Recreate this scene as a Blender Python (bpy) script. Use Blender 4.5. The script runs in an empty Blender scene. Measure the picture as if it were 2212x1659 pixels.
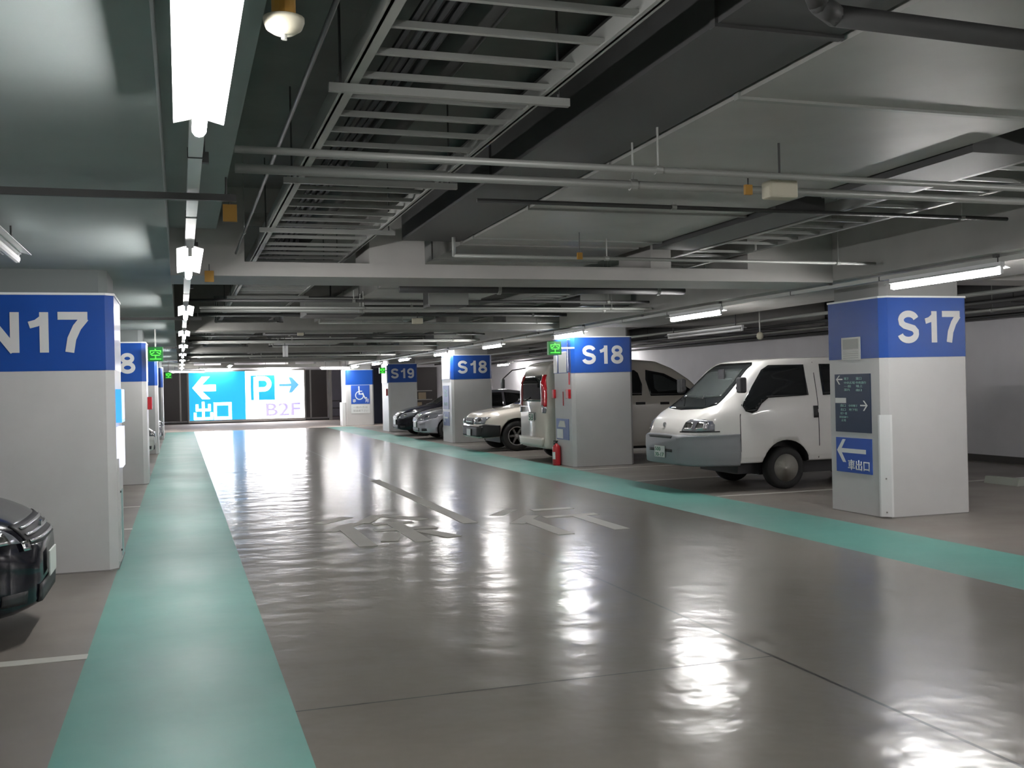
import bpy, bmesh, math, random
from mathutils import Vector, Matrix
from mathutils.bvhtree import BVHTree
random.seed(7)
sc = bpy.context.scene
COL = sc.collection
PI = math.pi

# ------------------------------------------------------------------ camera
CAMH = 1.55
yaw, pitch, roll = 0.312042, 0.00190348, -0.0224422
cam = bpy.data.cameras.new('camera'); co = bpy.data.objects.new('camera', cam); COL.objects.link(co)
fw = Vector((math.sin(yaw)*math.cos(pitch), math.cos(yaw)*math.cos(pitch), math.sin(pitch)))
rt = Vector((math.cos(yaw), -math.sin(yaw), 0)); up = rt.cross(fw)
r2 = math.cos(roll)*rt + math.sin(roll)*up; u2 = -math.sin(roll)*rt + math.cos(roll)*up
M3 = Matrix((r2, u2, -fw)).transposed()
co.matrix_world = Matrix.Translation((0, 0, CAMH)) @ M3.to_4x4()
cam.sensor_fit = 'HORIZONTAL'; cam.sensor_width = 36; cam.lens = 2223.654/2212*36
cam.clip_start = .05; cam.clip_end = 200
sc.camera = co
# ------------------------------------------------------------------ world, exposure
w = bpy.data.worlds.new('world'); sc.world = w; w.use_nodes = True
w.node_tree.nodes['Background'].inputs[0].default_value = (.75, .8, 1, 1)
w.node_tree.nodes['Background'].inputs[1].default_value = 0.02
sc.view_settings.view_transform = 'Standard'; sc.view_settings.look = 'None'
sc.view_settings.gamma = 1; sc.view_settings.use_curve_mapping = False
sc.view_settings.exposure = 1.75
TUBE = 34.0        # radiance of the fluorescent tubes

# ------------------------------------------------------------------ materials
MATS = {}
def mat(name, col, rough=.5, metal=0, emit=None, es=0, noise=0, nscale=8, bump=0, bscale=20, coat=0, spec=.5, rvar=0):
    m = bpy.data.materials.new(name); m.use_nodes = True; nt = m.node_tree; b = nt.nodes['Principled BSDF']
    b.inputs['Base Color'].default_value = (*col, 1); b.inputs['Roughness'].default_value = rough
    b.inputs['Metallic'].default_value = metal; b.inputs['Specular IOR Level'].default_value = spec
    if coat: b.inputs['Coat Weight'].default_value = coat; b.inputs['Coat Roughness'].default_value = .05
    if emit: b.inputs['Emission Color'].default_value = (*emit, 1); b.inputs['Emission Strength'].default_value = es
    if noise or rvar or bump:
        g = nt.nodes.new('ShaderNodeNewGeometry')
    if noise:
        n = nt.nodes.new('ShaderNodeTexNoise'); n.inputs['Scale'].default_value = nscale; n.inputs['Detail'].default_value = 4
        nt.links.new(g.outputs['Position'], n.inputs['Vector'])
        r = nt.nodes.new('ShaderNodeMapRange'); r.inputs[1].default_value = .3; r.inputs[2].default_value = .7
        r.inputs[3].default_value = 1-noise; r.inputs[4].default_value = 1+noise
        nt.links.new(n.outputs[0], r.inputs[0])
        mx = nt.nodes.new('ShaderNodeVectorMath'); mx.operation = 'SCALE'; mx.inputs[0].default_value = col
        nt.links.new(r.outputs[0], mx.inputs['Scale']); nt.links.new(mx.outputs[0], b.inputs['Base Color'])
    if rvar:
        n = nt.nodes.new('ShaderNodeTexNoise'); n.inputs['Scale'].default_value = nscale; n.inputs['Detail'].default_value = 3
        nt.links.new(g.outputs['Position'], n.inputs['Vector'])
        r = nt.nodes.new('ShaderNodeMapRange'); r.inputs[1].default_value = .3; r.inputs[2].default_value = .7
        r.inputs[3].default_value = rough-rvar; r.inputs[4].default_value = rough+rvar
        nt.links.new(n.outputs[0], r.inputs[0]); nt.links.new(r.outputs[0], b.inputs['Roughness'])
    if bump:
        n = nt.nodes.new('ShaderNodeTexNoise'); n.inputs['Scale'].default_value = bscale; n.inputs['Detail'].default_value = 2
        nt.links.new(g.outputs['Position'], n.inputs['Vector'])
        bp = nt.nodes.new('ShaderNodeBump'); bp.inputs['Strength'].default_value = bump; bp.inputs['Distance'].default_value = .02
        nt.links.new(n.outputs[0], bp.inputs['Height']); nt.links.new(bp.outputs[0], b.inputs['Normal'])
    MATS[name] = m
    return m

def epoxy(name, col, rough, rvar, bump, joints=False, noise=.06, coat=0):
    """trowelled epoxy: wavy, glossy, with expansion joints cut in it"""
    m = bpy.data.materials.new(name); m.use_nodes = True; nt = m.node_tree; b = nt.nodes['Principled BSDF']
    N = nt.nodes.new; L = nt.links.new
    g = N('ShaderNodeNewGeometry')
    n1 = N('ShaderNodeTexNoise'); n1.inputs['Scale'].default_value = 1.6; n1.inputs['Detail'].default_value = 5; L(g.outputs['Position'], n1.inputs['Vector'])
    r1 = N('ShaderNodeMapRange'); r1.inputs[1].default_value = .3; r1.inputs[2].default_value = .7; r1.inputs[3].default_value = 1-noise; r1.inputs[4].default_value = 1+noise
    L(n1.outputs[0], r1.inputs[0])
    v = N('ShaderNodeVectorMath'); v.operation = 'SCALE'; v.inputs[0].default_value = col; L(r1.outputs[0], v.inputs['Scale'])
    cur = v.outputs[0]
    if joints:
        s = N('ShaderNodeSeparateXYZ'); L(g.outputs['Position'], s.inputs[0])
        def near(sock, val, hw):
            a = N('ShaderNodeMath'); a.operation = 'SUBTRACT'; L(sock, a.inputs[0]); a.inputs[1].default_value = val
            c = N('ShaderNodeMath'); c.operation = 'ABSOLUTE'; L(a.outputs[0], c.inputs[0])
            d = N('ShaderNodeMath'); d.operation = 'LESS_THAN'; L(c.outputs[0], d.inputs[0]); d.inputs[1].default_value = hw
            return d.outputs[0]
        def rng(sock, lo, hi):
            a = N('ShaderNodeMath'); a.operation = 'GREATER_THAN'; L(sock, a.inputs[0]); a.inputs[1].default_value = lo
            c = N('ShaderNodeMath'); c.operation = 'LESS_THAN'; L(sock, c.inputs[0]); c.inputs[1].default_value = hi
            d = N('ShaderNodeMath'); d.operation = 'MULTIPLY'; L(a.outputs[0], d.inputs[0]); L(c.outputs[0], d.inputs[1])
            return d.outputs[0]
        def mul(p, q):
            d = N('ShaderNodeMath'); d.operation = 'MULTIPLY'; L(p, d.inputs[0]); L(q, d.inputs[1]); return d.outputs[0]
        def mx_(p, q):
            d = N('ShaderNodeMath'); d.operation = 'MAXIMUM'; L(p, d.inputs[0]); L(q, d.inputs[1]); return d.outputs[0]
        j = near(s.outputs['X'], 3.14, .011)
        j = mx_(j, mul(near(s.outputs['Y'], 5.07, .007), rng(s.outputs['X'], .5, 3.15)))
        mm = N('ShaderNodeMix'); mm.data_type = 'RGBA'; L(j, mm.inputs['Factor']); L(cur, mm.inputs['A']); mm.inputs['B'].default_value = (.03, .027, .025, 1)
        cur = mm.outputs['Result']
        inv = N('ShaderNodeMath'); inv.operation = 'MULTIPLY_ADD'; L(j, inv.inputs[0]); inv.inputs[1].default_value = -coat; inv.inputs[2].default_value = coat; L(inv.outputs[0], b.inputs['Coat Weight'])
    L(cur, b.inputs['Base Color'])
    n2 = N('ShaderNodeTexNoise'); n2.inputs['Scale'].default_value = .9; n2.inputs['Detail'].default_value = 3; L(g.outputs['Position'], n2.inputs['Vector'])
    r2_ = N('ShaderNodeMapRange'); r2_.inputs[1].default_value = .35; r2_.inputs[2].default_value = .65; r2_.inputs[3].default_value = rough-rvar; r2_.inputs[4].default_value = rough+rvar
    L(n2.outputs[0], r2_.inputs[0]); L(r2_.outputs[0], b.inputs['Roughness'])
    n3 = N('ShaderNodeTexNoise'); n3.inputs['Scale'].default_value = 2.2; n3.inputs['Detail'].default_value = 3; n3.inputs['Roughness'].default_value = .5; L(g.outputs['Position'], n3.inputs['Vector'])
    bp = N('ShaderNodeBump'); bp.inputs['Strength'].default_value = 1; bp.inputs['Distance'].default_value = bump; L(n3.outputs[0], bp.inputs['Height'])
    L(bp.outputs[0], b.inputs['Normal'])
    if coat: b.inputs['Coat Weight'].default_value = coat; b.inputs['Coat Roughness'].default_value = .17; b.inputs['Specular IOR Level'].default_value = .25; L(bp.outputs[0], b.inputs['Coat Normal'])
    return m

M = {}
M['floor'] = epoxy('grey_epoxy', (.205, .183, .155), .30, .0, .013, True, coat=.75)
M['bay'] = epoxy('grey_bay_epoxy', (.20, .18, .16), .42, .06, .004)
M['teal'] = epoxy('teal_epoxy', (.10, .30, .255), .45, .03, .006)
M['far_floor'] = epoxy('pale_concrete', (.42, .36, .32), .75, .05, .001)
M['line'] = epoxy('white_line_paint', (.55, .55, .51), .40, .05, .001)
M['roadtext'] = epoxy('worn_road_paint', (.50, .49, .45), .45, .0, .002)
M['white'] = mat('white_pillar_paint', (.55, .55, .545), .38, noise=.02, nscale=3)
M['trim'] = mat('white_trim', (.75, .76, .76), .3)
M['blue'] = mat('blue_band_vinyl', (.010, .064, .31), .30, spec=.35)
M['letter'] = mat('pale_lettering', (.62, .62, .62), .4)
M['plinth'] = mat('grey_plinth', (.22, .21, .2), .5)
M['ceil'] = mat('grey_concrete_ceiling', (.24, .245, .235), .8, noise=.12, nscale=2)
M['beam'] = mat('grey_concrete_beam', (.45, .44, .425), .75, noise=.06, nscale=2.5)
M['core'] = mat('grey_pillar_head', (.26, .26, .255), .8)
M['coreN'] = mat('greenish_pillar_head', (.17, .19, .19), .8)
M['soffit'] = mat('greenish_grey_soffit', (.38, .43, .43), .7, noise=.05, nscale=2)
M['duct'] = mat('galvanised_duct', (.42, .42, .40), .45, .3, noise=.07, nscale=2.5, bump=.15, bscale=2.5)
M['galv'] = mat('galvanised_steel', (.42, .43, .41), .45, .5)
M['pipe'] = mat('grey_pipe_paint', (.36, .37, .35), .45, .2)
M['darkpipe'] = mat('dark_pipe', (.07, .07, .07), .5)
M['cable'] = mat('black_cable', (.02, .02, .022), .6)
M['wall'] = mat('grey_wall_paint', (.76, .745, .775), .6, noise=.03, nscale=2)
M['base'] = mat('dark_baseboard', (.07, .065, .06), .6)
M['hood'] = mat('white_lamp_enamel', (.85, .86, .87), .35)
M['tube'] = mat('fluorescent_tube_lit', (1, 1, 1), .3, emit=(1.0, .975, .955), es=TUBE)
M['tube_off'] = mat('fluorescent_tube_unlit', (.8, .8, .8), .3)
M['orange'] = mat('orange_tag', (.42, .22, .03), .6)
M['cream'] = mat('cream_plastic', (.60, .57, .45), .5)
M['sign_blue'] = mat('road_sign_blue', (.025, .09, .42), .35)
M['sign_navy'] = mat('guide_sign_navy', (.014, .032, .075), .35)
M['sign_white'] = mat('sign_white', (.75, .77, .76), .4)
M['sign_teal'] = mat('guide_sign_pale_teal_text', (.30, .50, .48), .4)
M['paper'] = mat('notice_paper', (.62, .63, .60), .5)
M['red'] = mat('extinguisher_red', (.45, .012, .02), .3, coat=.5)
M['led_box'] = mat('led_sign_dark_green', (.003, .04, .008), .3, emit=(.0, .12, .01), es=.25)
M['led'] = mat('led_green_lit', (0, .2, 0), .4, emit=(.08, 1, .05), es=.62)
M['lb_blue'] = mat('lightbox_blue_lit', (.02, .3, .7), .4, emit=(.012, .42, .92), es=.31)
M['lb_white'] = mat('lightbox_white_lit', (.8, .8, .8), .4, emit=(1, .97, 1), es=3)
M['lb_lilac'] = mat('lightbox_lilac_lit', (.4, .4, .8), .4, emit=(.55, .45, .95), es=.26)
M['lb_steel'] = mat('lightbox_steel_blue_lit', (.1, .3, .7), .4, emit=(.10, .38, .82), es=.33)
M['glow_sign'] = mat('lit_blue_sign_face', (.05, .3, .8), .3, emit=(.05, .33, .95), es=.31)
M['glow_white'] = mat('lit_white_sign_face', (.8, .8, .9), .3, emit=(.75, .78, 1), es=.33)
M['dark_panel'] = mat('dark_brown_panel', (.035, .027, .026), .35)
M['frame'] = mat('pale_metal_frame', (.35, .34, .32), .4, .3)
M['navy_door'] = mat('navy_shutter', (.012, .016, .04), .4)
M['tyre'] = mat('tyre_rubber', (.018, .018, .018), .7)
M['rim_steel'] = mat('steel_wheel', (.52, .50, .45), .4, .3)
M['rim_alloy'] = mat('alloy_wheel', (.5, .5, .52), .3, .8)
M['glass'] = mat('dark_car_glass', (.012, .014, .015), .04)
M['glass_mid'] = mat('grey_windscreen_glass', (.045, .052, .052), .08)
M['paint_white'] = mat('white_car_paint', (.80, .79, .76), .25, coat=.6)
M['paint_cream'] = mat('cream_white_car_paint', (.66, .62, .55), .2, coat=.7)
M['paint_silver'] = mat('silver_car_paint', (.5, .5, .55), .22, .55, coat=.8)
M['paint_black'] = mat('black_car_paint', (.006, .006, .012), .18, coat=.25, spec=.35)
M['bumper_grey'] = mat('grey_bumper_plastic', (.25, .26, .275), .5)
M['dark_plastic'] = mat('dark_plastic', (.02, .02, .022), .5)
M['chrome'] = mat('chrome', (.7, .7, .72), .12, 1)
M['lamp_glass'] = mat('clear_headlamp', (.30, .31, .34), .10, .5)
M['tail_red'] = mat('red_tail_lamp', (.40, .006, .012), .15, coat=.8)
M['plate'] = mat('number_plate_white', (.66, .70, .66), .4)
M['plate_green'] = mat('number_plate_green', (.05, .22, .12), .5)
M['bulb'] = mat('small_lamp_lit', (1, 1, 1), .3, emit=(.9, .85, 1), es=12)
M['stop'] = mat('wheel_stop_concrete', (.30, .32, .28), .7)

# ------------------------------------------------------------------ helpers
def meta(o, label=None, cat=None, group=None, kind=None):
    if label: o['label'] = label
    if cat: o['category'] = cat
    if group: o['group'] = group
    if kind: o['kind'] = kind
    return o
def thing(name, label, cat, loc=(0, 0, 0), rz=0, group=None):
    o = bpy.data.objects.new(name, None); COL.objects.link(o); o.empty_display_size = .1
    o.location = loc; o.rotation_euler = (0, 0, rz)
    return meta(o, label, cat, group)
class MB:
    def __init__(s): s.bm = bmesh.new()
    def box(s, x0, x1, y0, y1, z0, z1, bev=0):
        b = bmesh.new() if bev else s.bm
        vs = [b.verts.new(p) for p in ((x0,y0,z0),(x1,y0,z0),(x1,y1,z0),(x0,y1,z0),(x0,y0,z1),(x1,y0,z1),(x1,y1,z1),(x0,y1,z1))]
        for f in ((3,2,1,0),(4,5,6,7),(0,1,5,4),(1,2,6,5),(2,3,7,6),(3,0,4,7)): b.faces.new([vs[i] for i in f])
        if bev:
            bmesh.ops.bevel(b, geom=b.edges[:], offset=bev, segments=2, affect='EDGES', profile=.5)
            s.merge(b)
        return s
    def merge(s, b, mtx=None):
        if mtx is not None: bmesh.ops.transform(b, matrix=mtx, verts=b.verts)
        me = bpy.data.meshes.new('tmp'); b.to_mesh(me); b.free(); s.bm.from_mesh(me); bpy.data.meshes.remove(me)
    def prism(s, pts, z0, z1, mtx=None):
        """polygon in XY extruded in Z, then transformed"""
        b = bmesh.new()
        lo = [b.verts.new((p[0], p[1], z0)) for p in pts]; hi = [b.verts.new((p[0], p[1], z1)) for p in pts]
        n = len(pts); b.faces.new(lo[::-1]); b.faces.new(hi)
        for i in range(n): b.faces.new((lo[i], lo[(i+1) % n], hi[(i+1) % n], hi[i]))
        bmesh.ops.recalc_face_normals(b, faces=b.faces)
        s.merge(b, mtx); return s
    def cyl(s, p0, p1, r, seg=12, r1=None):
        p0 = Vector(p0); p1 = Vector(p1); d = p1-p0; b = bmesh.new()
        bmesh.ops.create_cone(b, cap_ends=True, segments=seg, radius1=r, radius2=r if r1 is None else r1, depth=d.length)
        q = d.to_track_quat('Z', 'Y').to_matrix().to_4x4()
        s.merge(b, Matrix.Translation((p0+p1)/2) @ q); return s
    def tube(s, pts, r, seg=8):
        for a, b in zip(pts[:-1], pts[1:]): s.cyl(a, b, r, seg)
        for p in pts[1:-1]: s.ball(p, r)
        return s
    def ball(s, p, r, seg=10, sc_=(1,1,1)):
        b = bmesh.new(); bmesh.ops.create_uvsphere(b, u_segments=seg, v_segments=max(5, seg//2), radius=r)
        s.merge(b, Matrix.Translation(p) @ Matrix.Diagonal((*sc_, 1))); return s
    def lathe(s, prof, mtx, seg=28):
        """profile (radius, axial) around Z"""
        b = bmesh.new(); rings = []
        for r, z in prof: rings.append([b.verts.new((r*math.cos(2*PI*i/seg), r*math.sin(2*PI*i/seg), z)) for i in range(seg)])
        for a, c in zip(rings[:-1], rings[1:]):
            for i in range(seg): b.faces.new((a[i], a[(i+1) % seg], c[(i+1) % seg], c[i]))
        if prof[0][0] > 1e-4: b.faces.new(rings[0][::-1])
        if prof[-1][0] > 1e-4: b.faces.new(rings[-1])
        bmesh.ops.remove_doubles(b, verts=b.verts, dist=1e-5)
        bmesh.ops.recalc_face_normals(b, faces=b.faces)
        s.merge(b, mtx); return s
    def build(s, name, m, parent=None, smooth=False, label=None):
        me = bpy.data.meshes.new(name); s.bm.to_mesh(me); s.bm.free()
        me.materials.append(M[m] if isinstance(m, str) else m)
        if smooth:
            for p in me.polygons: p.use_smooth = True
        o = bpy.data.objects.new(name, me); COL.objects.link(o)
        if parent: o.parent = parent
        if label: o['label'] = label
        return o
def each(name, m, parent, items):
    for f in items: mb = MB(); f(mb); mb.build(name, m, parent)
def struct(o): o['kind'] = 'structure'; return o
def dup(root, name=None):
    r = root.copy(); COL.objects.link(r)
    for ch in list(root.children):
        c = ch.copy(); COL.objects.link(c); c.parent = r
        for g in list(ch.children):
            d = g.copy(); COL.objects.link(d); d.parent = c
    return r

# ---- lettering made of strokes (unit height, y up), laid in local XY
def arc(cx, cy, rx, ry, a0, a1, n=14):
    return [(cx+rx*math.cos(math.radians(a0+(a1-a0)*i/n)), cy+ry*math.sin(math.radians(a0+(a1-a0)*i/n))) for i in range(n+1)]
T = .19
GL = {  # glyph: (advance width, [(points, closed)])
 '1': (.46, [([(.335, 0), (.335, 1)], 0, T), ([(.33, .86), (.20, .73), (.06, .68)], 0, .16)]),
 '7': (.60, [([(.02, .91), (.58, .91)], 0, .18), ([(.53, .86), (.38, .62), (.28, .34), (.235, 0)], 0, T)]),
 '8': (.62, [(arc(.31, .735, .185, .175, 90, 450, 24), 1, .17), (arc(.31, .285, .215, .20, 90, 450, 24), 1, .18)]),
 '9': (.62, [(arc(.31, .68, .21, .235, 90, 450, 24), 1, .18), ([(.52, .68), (.52, .46)] + arc(.31, .33, .21, .25, 20, -150, 14), 0, .18)]),
 'S': (.70, [(arc(.35, .715, .235, .20, 15, 175, 12) + [(.135, .62), (.22, .545), (.36, .50), (.50, .455), (.575, .36)] + arc(.335, .29, .245, .205, -5, -170, 12), 0, T)]),
 'N': (.74, [([(.095, 0), (.095, 1)], 0, T), ([(.645, 0), (.645, 1)], 0, T), ([(.10, .96), (.64, .04)], 0, .20)]),
}
def ribbon(b, pts, closed, wd, z0, z1):
    n = len(pts); P = [Vector((p[0], p[1])) for p in pts]
    if closed and (P[0]-P[-1]).length < 1e-6: P.pop(); n -= 1
    Lp, Rp = [], []
    for i in range(n):
        a = P[(i-1) % n] if (closed or i > 0) else None; c = P[(i+1) % n] if (closed or i < n-1) else None
        d1 = (P[i]-a).normalized() if a is not None else None; d2 = (c-P[i]).normalized() if c is not None else None
        if d1 is None: d1 = d2
        if d2 is None: d2 = d1
        t = (d1+d2)
        if t.length < 1e-6: t = d1
        t.normalize(); nn = Vector((-t.y, t.x)); k = min(1/max(.35, nn.dot(Vector((-d1.y, d1.x)))), 1.6)
        Lp.append(P[i]+nn*wd/2*k); Rp.append(P[i]-nn*wd/2*k)
    m = n if closed else n-1
    V = [[b.verts.new((q.x, q.y, z)) for q in s] for s in (Lp, Rp) for z in (z0, z1)]  # Ll,Lh,Rl,Rh
    for i in range(m):
        j = (i+1) % n
        b.faces.new((V[1][i], V[3][i], V[3][j], V[1][j])); b.faces.new((V[0][i], V[0][j], V[2][j], V[2][i]))
        b.faces.new((V[0][i], V[1][i], V[1][j], V[0][j])); b.faces.new((V[2][i], V[2][j], V[3][j], V[3][i]))
    if not closed:
        b.faces.new((V[0][0], V[2][0], V[3][0], V[1][0])); b.faces.new((V[0][-1], V[1][-1], V[3][-1], V[2][-1]))
FACE = {   # orientation frames: local x, y, normal
 '-Y': Matrix(((1,0,0),(0,0,-1),(0,1,0))), '-X': Matrix(((0,0,-1),(-1,0,0),(0,1,0))), '+X': Matrix(((0,0,1),(1,0,0),(0,1,0))), 'Z': Matrix.Identity(3)}
def frame(face, loc): return Matrix.Translation(loc) @ FACE[face].to_4x4()
def strokes(mb, strk, loc, face, sx=1, sy=1, z0=0, z1=.004, wd=.1):
    b = bmesh.new()
    for q_, s in enumerate(strk):
        pts, cl = s[0], s[1]; ww = s[2] if len(s) > 2 else wd
        ribbon(b, [(p[0]*sx, p[1]*sy) for p in pts], cl, ww*min(sx, sy), z0, z1+.0012*q_)
    bmesh.ops.recalc_face_normals(b, faces=b.faces)
    mb.merge(b, frame(face, loc)); return mb
def word_width(s, gap=.09): return sum(GL[c][0] for c in s)+gap*(len(s)-1)
def word(mb, s, loc, face, h, gap=.11, depth=.004, wx=1):
    x = 0
    mt = FACE[face]
    for c in s:
        off = mt @ Vector((x*h*wx, 0, 0)); b = bmesh.new()
        for q_, (pts, cl, ww) in enumerate(GL[c][1]): ribbon(b, [(p[0]*h*wx, p[1]*h) for p in pts], cl, ww*h*1.08, 0, depth+.0012*q_)
        bmesh.ops.recalc_face_normals(b, faces=b.faces)
        mb.merge(b, frame(face, Vector(loc)+off)); x += GL[c][0]+gap
    return mb
def text(mb, s, loc, face, wd, ht, depth=.003, bold=0):
    """small lettering in a box wd x ht whose lower-left corner is loc"""
    c = bpy.data.curves.new('t', 'FONT'); c.body = s; c.offset = bold; c.resolution_u = 3
    o = bpy.data.objects.new('t', c); COL.objects.link(o)
    dg = bpy.context.evaluated_depsgraph_get(); me = bpy.data.meshes.new_from_object(o.evaluated_get(dg))
    bpy.data.objects.remove(o)
    if not me.vertices: return mb
    xs = [v.co.x for v in me.vertices]; ys = [v.co.y for v in me.vertices]
    x0, y0 = min(xs), min(ys); kx = wd/max(1e-6, max(xs)-x0); ky = ht/max(1e-6, max(ys)-y0)
    b = bmesh.new(); b.from_mesh(me); bpy.data.meshes.remove(me)
    for v in b.verts: v.co = Vector(((v.co.x-x0)*kx, (v.co.y-y0)*ky, 0))
    r = bmesh.ops.extrude_face_region(b, geom=b.faces[:])
    for e in r['geom']:
        if isinstance(e, bmesh.types.BMVert): e.co.z = depth
    bmesh.ops.recalc_face_normals(b, faces=b.faces)
    mb.merge(b, frame(face, loc)); return mb
def poly(mb, pts, loc, face, z0=0, z1=.004):
    mb.prism(pts, z0, z1, frame(face, loc)); return mb
def ARROW(L_, H_, t):   # arrow pointing to -x with square stem, in 0..L x 0..H
    m = H_/2
    return [(0, m), (H_*.36, H_), (H_*.36+t*1.15, H_), (H_*.36+t*1.15-(H_*.36)*(m-t/2-0)/m*1.0+0, m+t/2) if False else (t*1.25, m+t/2), (L_, m+t/2), (L_, m-t/2), (t*1.25, m-t/2), (H_*.36+t*1.15, 0), (H_*.36, 0)]
def mirror_x(pts, W): return [(W-p[0], p[1]) for p in pts][::-1]

# ------------------------------------------------------------------ room shell
XL, XR, YN, YF, ZC = -7.6, 13.8, -22.0, 54.0, 3.4
def slab(name, m, x0, x1, y0, y1, z0, z1): return struct(MB().box(x0, x1, y0, y1, z0, z1).build(name, m))
slab('floor', 'floor', .5, 5.75, YN, 43.2, -.2, 0)
slab('floor', 'bay', XL, -.56, YN, 43.2, -.2, 0)
slab('floor', 'bay', 6.83, XR, YN, 43.2, -.2, 0)
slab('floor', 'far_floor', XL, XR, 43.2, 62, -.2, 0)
slab('floor', 'teal', -.56, .5, YN, 43.2, -.2, 0)['label'] = 'teal painted walkway strip on the left of the aisle'
slab('floor', 'teal', 5.75, 6.83, YN, 43.2, -.2, 0)['label'] = 'teal painted walkway strip on the right of the aisle'
slab('ceiling', 'ceil', XL, XR, YN, 62, ZC, ZC+.2)
slab('wall_right', 'wall', XR, XR+.2, YN, 62, 0, ZC)
slab('wall_left', 'wall', XL-.2, XL, YN, 62, 0, ZC)
slab('wall_back', 'wall', XL, XR, YN-.2, YN, 0, ZC)
slab('wall_end', 'wall', XL, 7.5, YF, YF+.25, 0, ZC)
slab('wall_far', 'wall', 7.5, XR, 61.8, 62, 0, ZC)
slab('baseboard_end', 'base', XL, 7.5, YF-.06, YF, 0, .09)
slab('baseboard_right', 'base', XR-.04, XR, YN, 61.8, 0, .12)
# beams: four-sided concrete beams with openings for the trays and ducts
BEAMY = [9.6, 18.1, 27.8, 37.0, 46.0]
M['beam_far'] = mat('concrete_beam_far_shade', (.27, .265, .25), .8, noise=.1, nscale=3)  # same concrete coloured darker, standing in for the dim far end
for y in BEAMY:
    mb = MB(); y1 = y+.8
    mb.box(-.06, 6.8, y, y1, 2.6, 2.73); mb.box(-.06, 6.8, y, y1, 3.18, ZC)
    for a, c in ((-.06, .58), (1.72, 2.25), (4.62, 4.85), (5.75, 6.8)): mb.box(a, c, y, y1, 2.73, 3.18)
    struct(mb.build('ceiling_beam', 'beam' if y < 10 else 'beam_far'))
struct(MB().box(6.8, 8.55, YN, 52, 2.62, ZC).build('ceiling_beam', 'beam'))
struct(MB().box(-3.2, -.06, YN, 53, 2.66, ZC).build('ceiling_beam', 'soffit'))
struct(MB().box(-.06, .34, YN, 9.6, 3.02, ZC).build('ceiling_beam', 'soffit'))
for y in BEAMY: struct(MB().box(8.55, 12.68, y+.1, y+.7, 2.66, ZC).build('ceiling_beam', 'beam'))

# ------------------------------------------------------------------ pillars
def octo(x0, x1, y0, y1, c): return [(x0+c, y0), (x1-c, y0), (x1, y0+c), (x1, y1-c), (x1-c, y1), (x0+c, y1), (x0, y1-c), (x0, y0+c)]
def pillar(x0, x1, y0, y1, label, txt=None, tx=None, th=.42, tz=1.9, wx=1.0, z1=1.77, z2=2.43, c=.07, core='core'):
    t = thing('pillar', label, 'pillar', ((x0+x1)/2, (y0+y1)/2, 0))
    ox, oy = (x0+x1)/2, (y0+y1)/2; a, b_, cc, d = x0-ox, x1-ox, y0-oy, y1-oy
    MB().prism(octo(a, b_, cc, d, c), .0, z1).build('cladding', 'white', t)
    MB().prism(octo(a-.004, b_+.004, cc-.004, d+.004, c), z1, z2).build('blue_band', 'blue', t)
    MB().prism(octo(a-.012, b_+.012, cc-.012, d+.012, c), z2, z2+.02).build('top_trim', 'trim', t)
    MB().prism(octo(a+.05, b_-.05, cc+.05, d-.05, c), z2+.02, 2.68).build('concrete_core', core, t)
    MB().prism(octo(a-.006, b_+.006, cc-.006, d+.006, c), 0, .012).build('base_joint', 'plinth', t)
    if txt:
        mb = MB(); word(mb, txt, (tx-ox, cc-.004, tz), '-Y', th, wx=wx); mb.build('lettering', 'letter', t)
    return t
S17 = pillar(7.35, 8.52, 9.5, 10.55, 'white pillar with blue band marked S17, nearest on the right', 'S17', 7.54, .35, 1.93, 1.23)
S18A = pillar(6.98, 8.22, 17.96, 18.98, 'white pillar marked S18 with a fire extinguisher at its foot', 'S18', 7.18, .345, 1.93, 1.23, c=.06)
S18B = pillar(7.18, 8.35, 27.7, 28.85, 'white pillar marked S18 behind the cream bonneted off-roader', 'S18', 7.355, .35, 1.93, 1.23, c=.06)
S19 = pillar(7.14, 8.20, 36.6, 37.9, 'white pillar marked S19 beside the black car', 'S19', 7.23, .35, 1.92, 1.23, c=.06)
DIS = pillar(6.75, 7.95, 44.1, 45.4, 'white pillar with plain blue band and wheelchair sign', z1=1.75, z2=2.38, c=.06)
N17 = pillar(-1.75, -.55, 9.73, 10.85, 'white pillar with blue band marked N17, nearest on the left', 'N17', -1.62, .35, 1.93, 1.23, core='coreN')
N18 = pillar(-1.75, -.55, 18.75, 19.9, 'white pillar on the left marked with only an 8 showing', 'N18', -1.59, .35, 1.91, 1.23, core='coreN')
N19 = pillar(-1.75, -.55, 28.0, 29.1, 'third white pillar of the left row, behind the small pale car front', core='coreN')
N20 = pillar(-1.75, -.55, 37.0, 38.1, 'farthest white pillar of the left row', core='coreN')

# things on the pillars ------------------------------------------------------
def plate_sign(name, label, cat, face, x, y, z, wd, ht, m='sign_blue', th=.012):
    """loc = lower-left corner as read; returns root and a function giving local coordinates on the face"""
    t = thing(name, label, cat, (x, y, z))
    MB().prism([(0, 0), (wd, 0), (wd, ht), (0, ht)], 0.001, th, frame(face, (0, 0, 0))).build('panel', m, t)
    return t
def on(face, u, v, n=.012): return tuple(FACE[face] @ Vector((u, v, n)))
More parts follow.
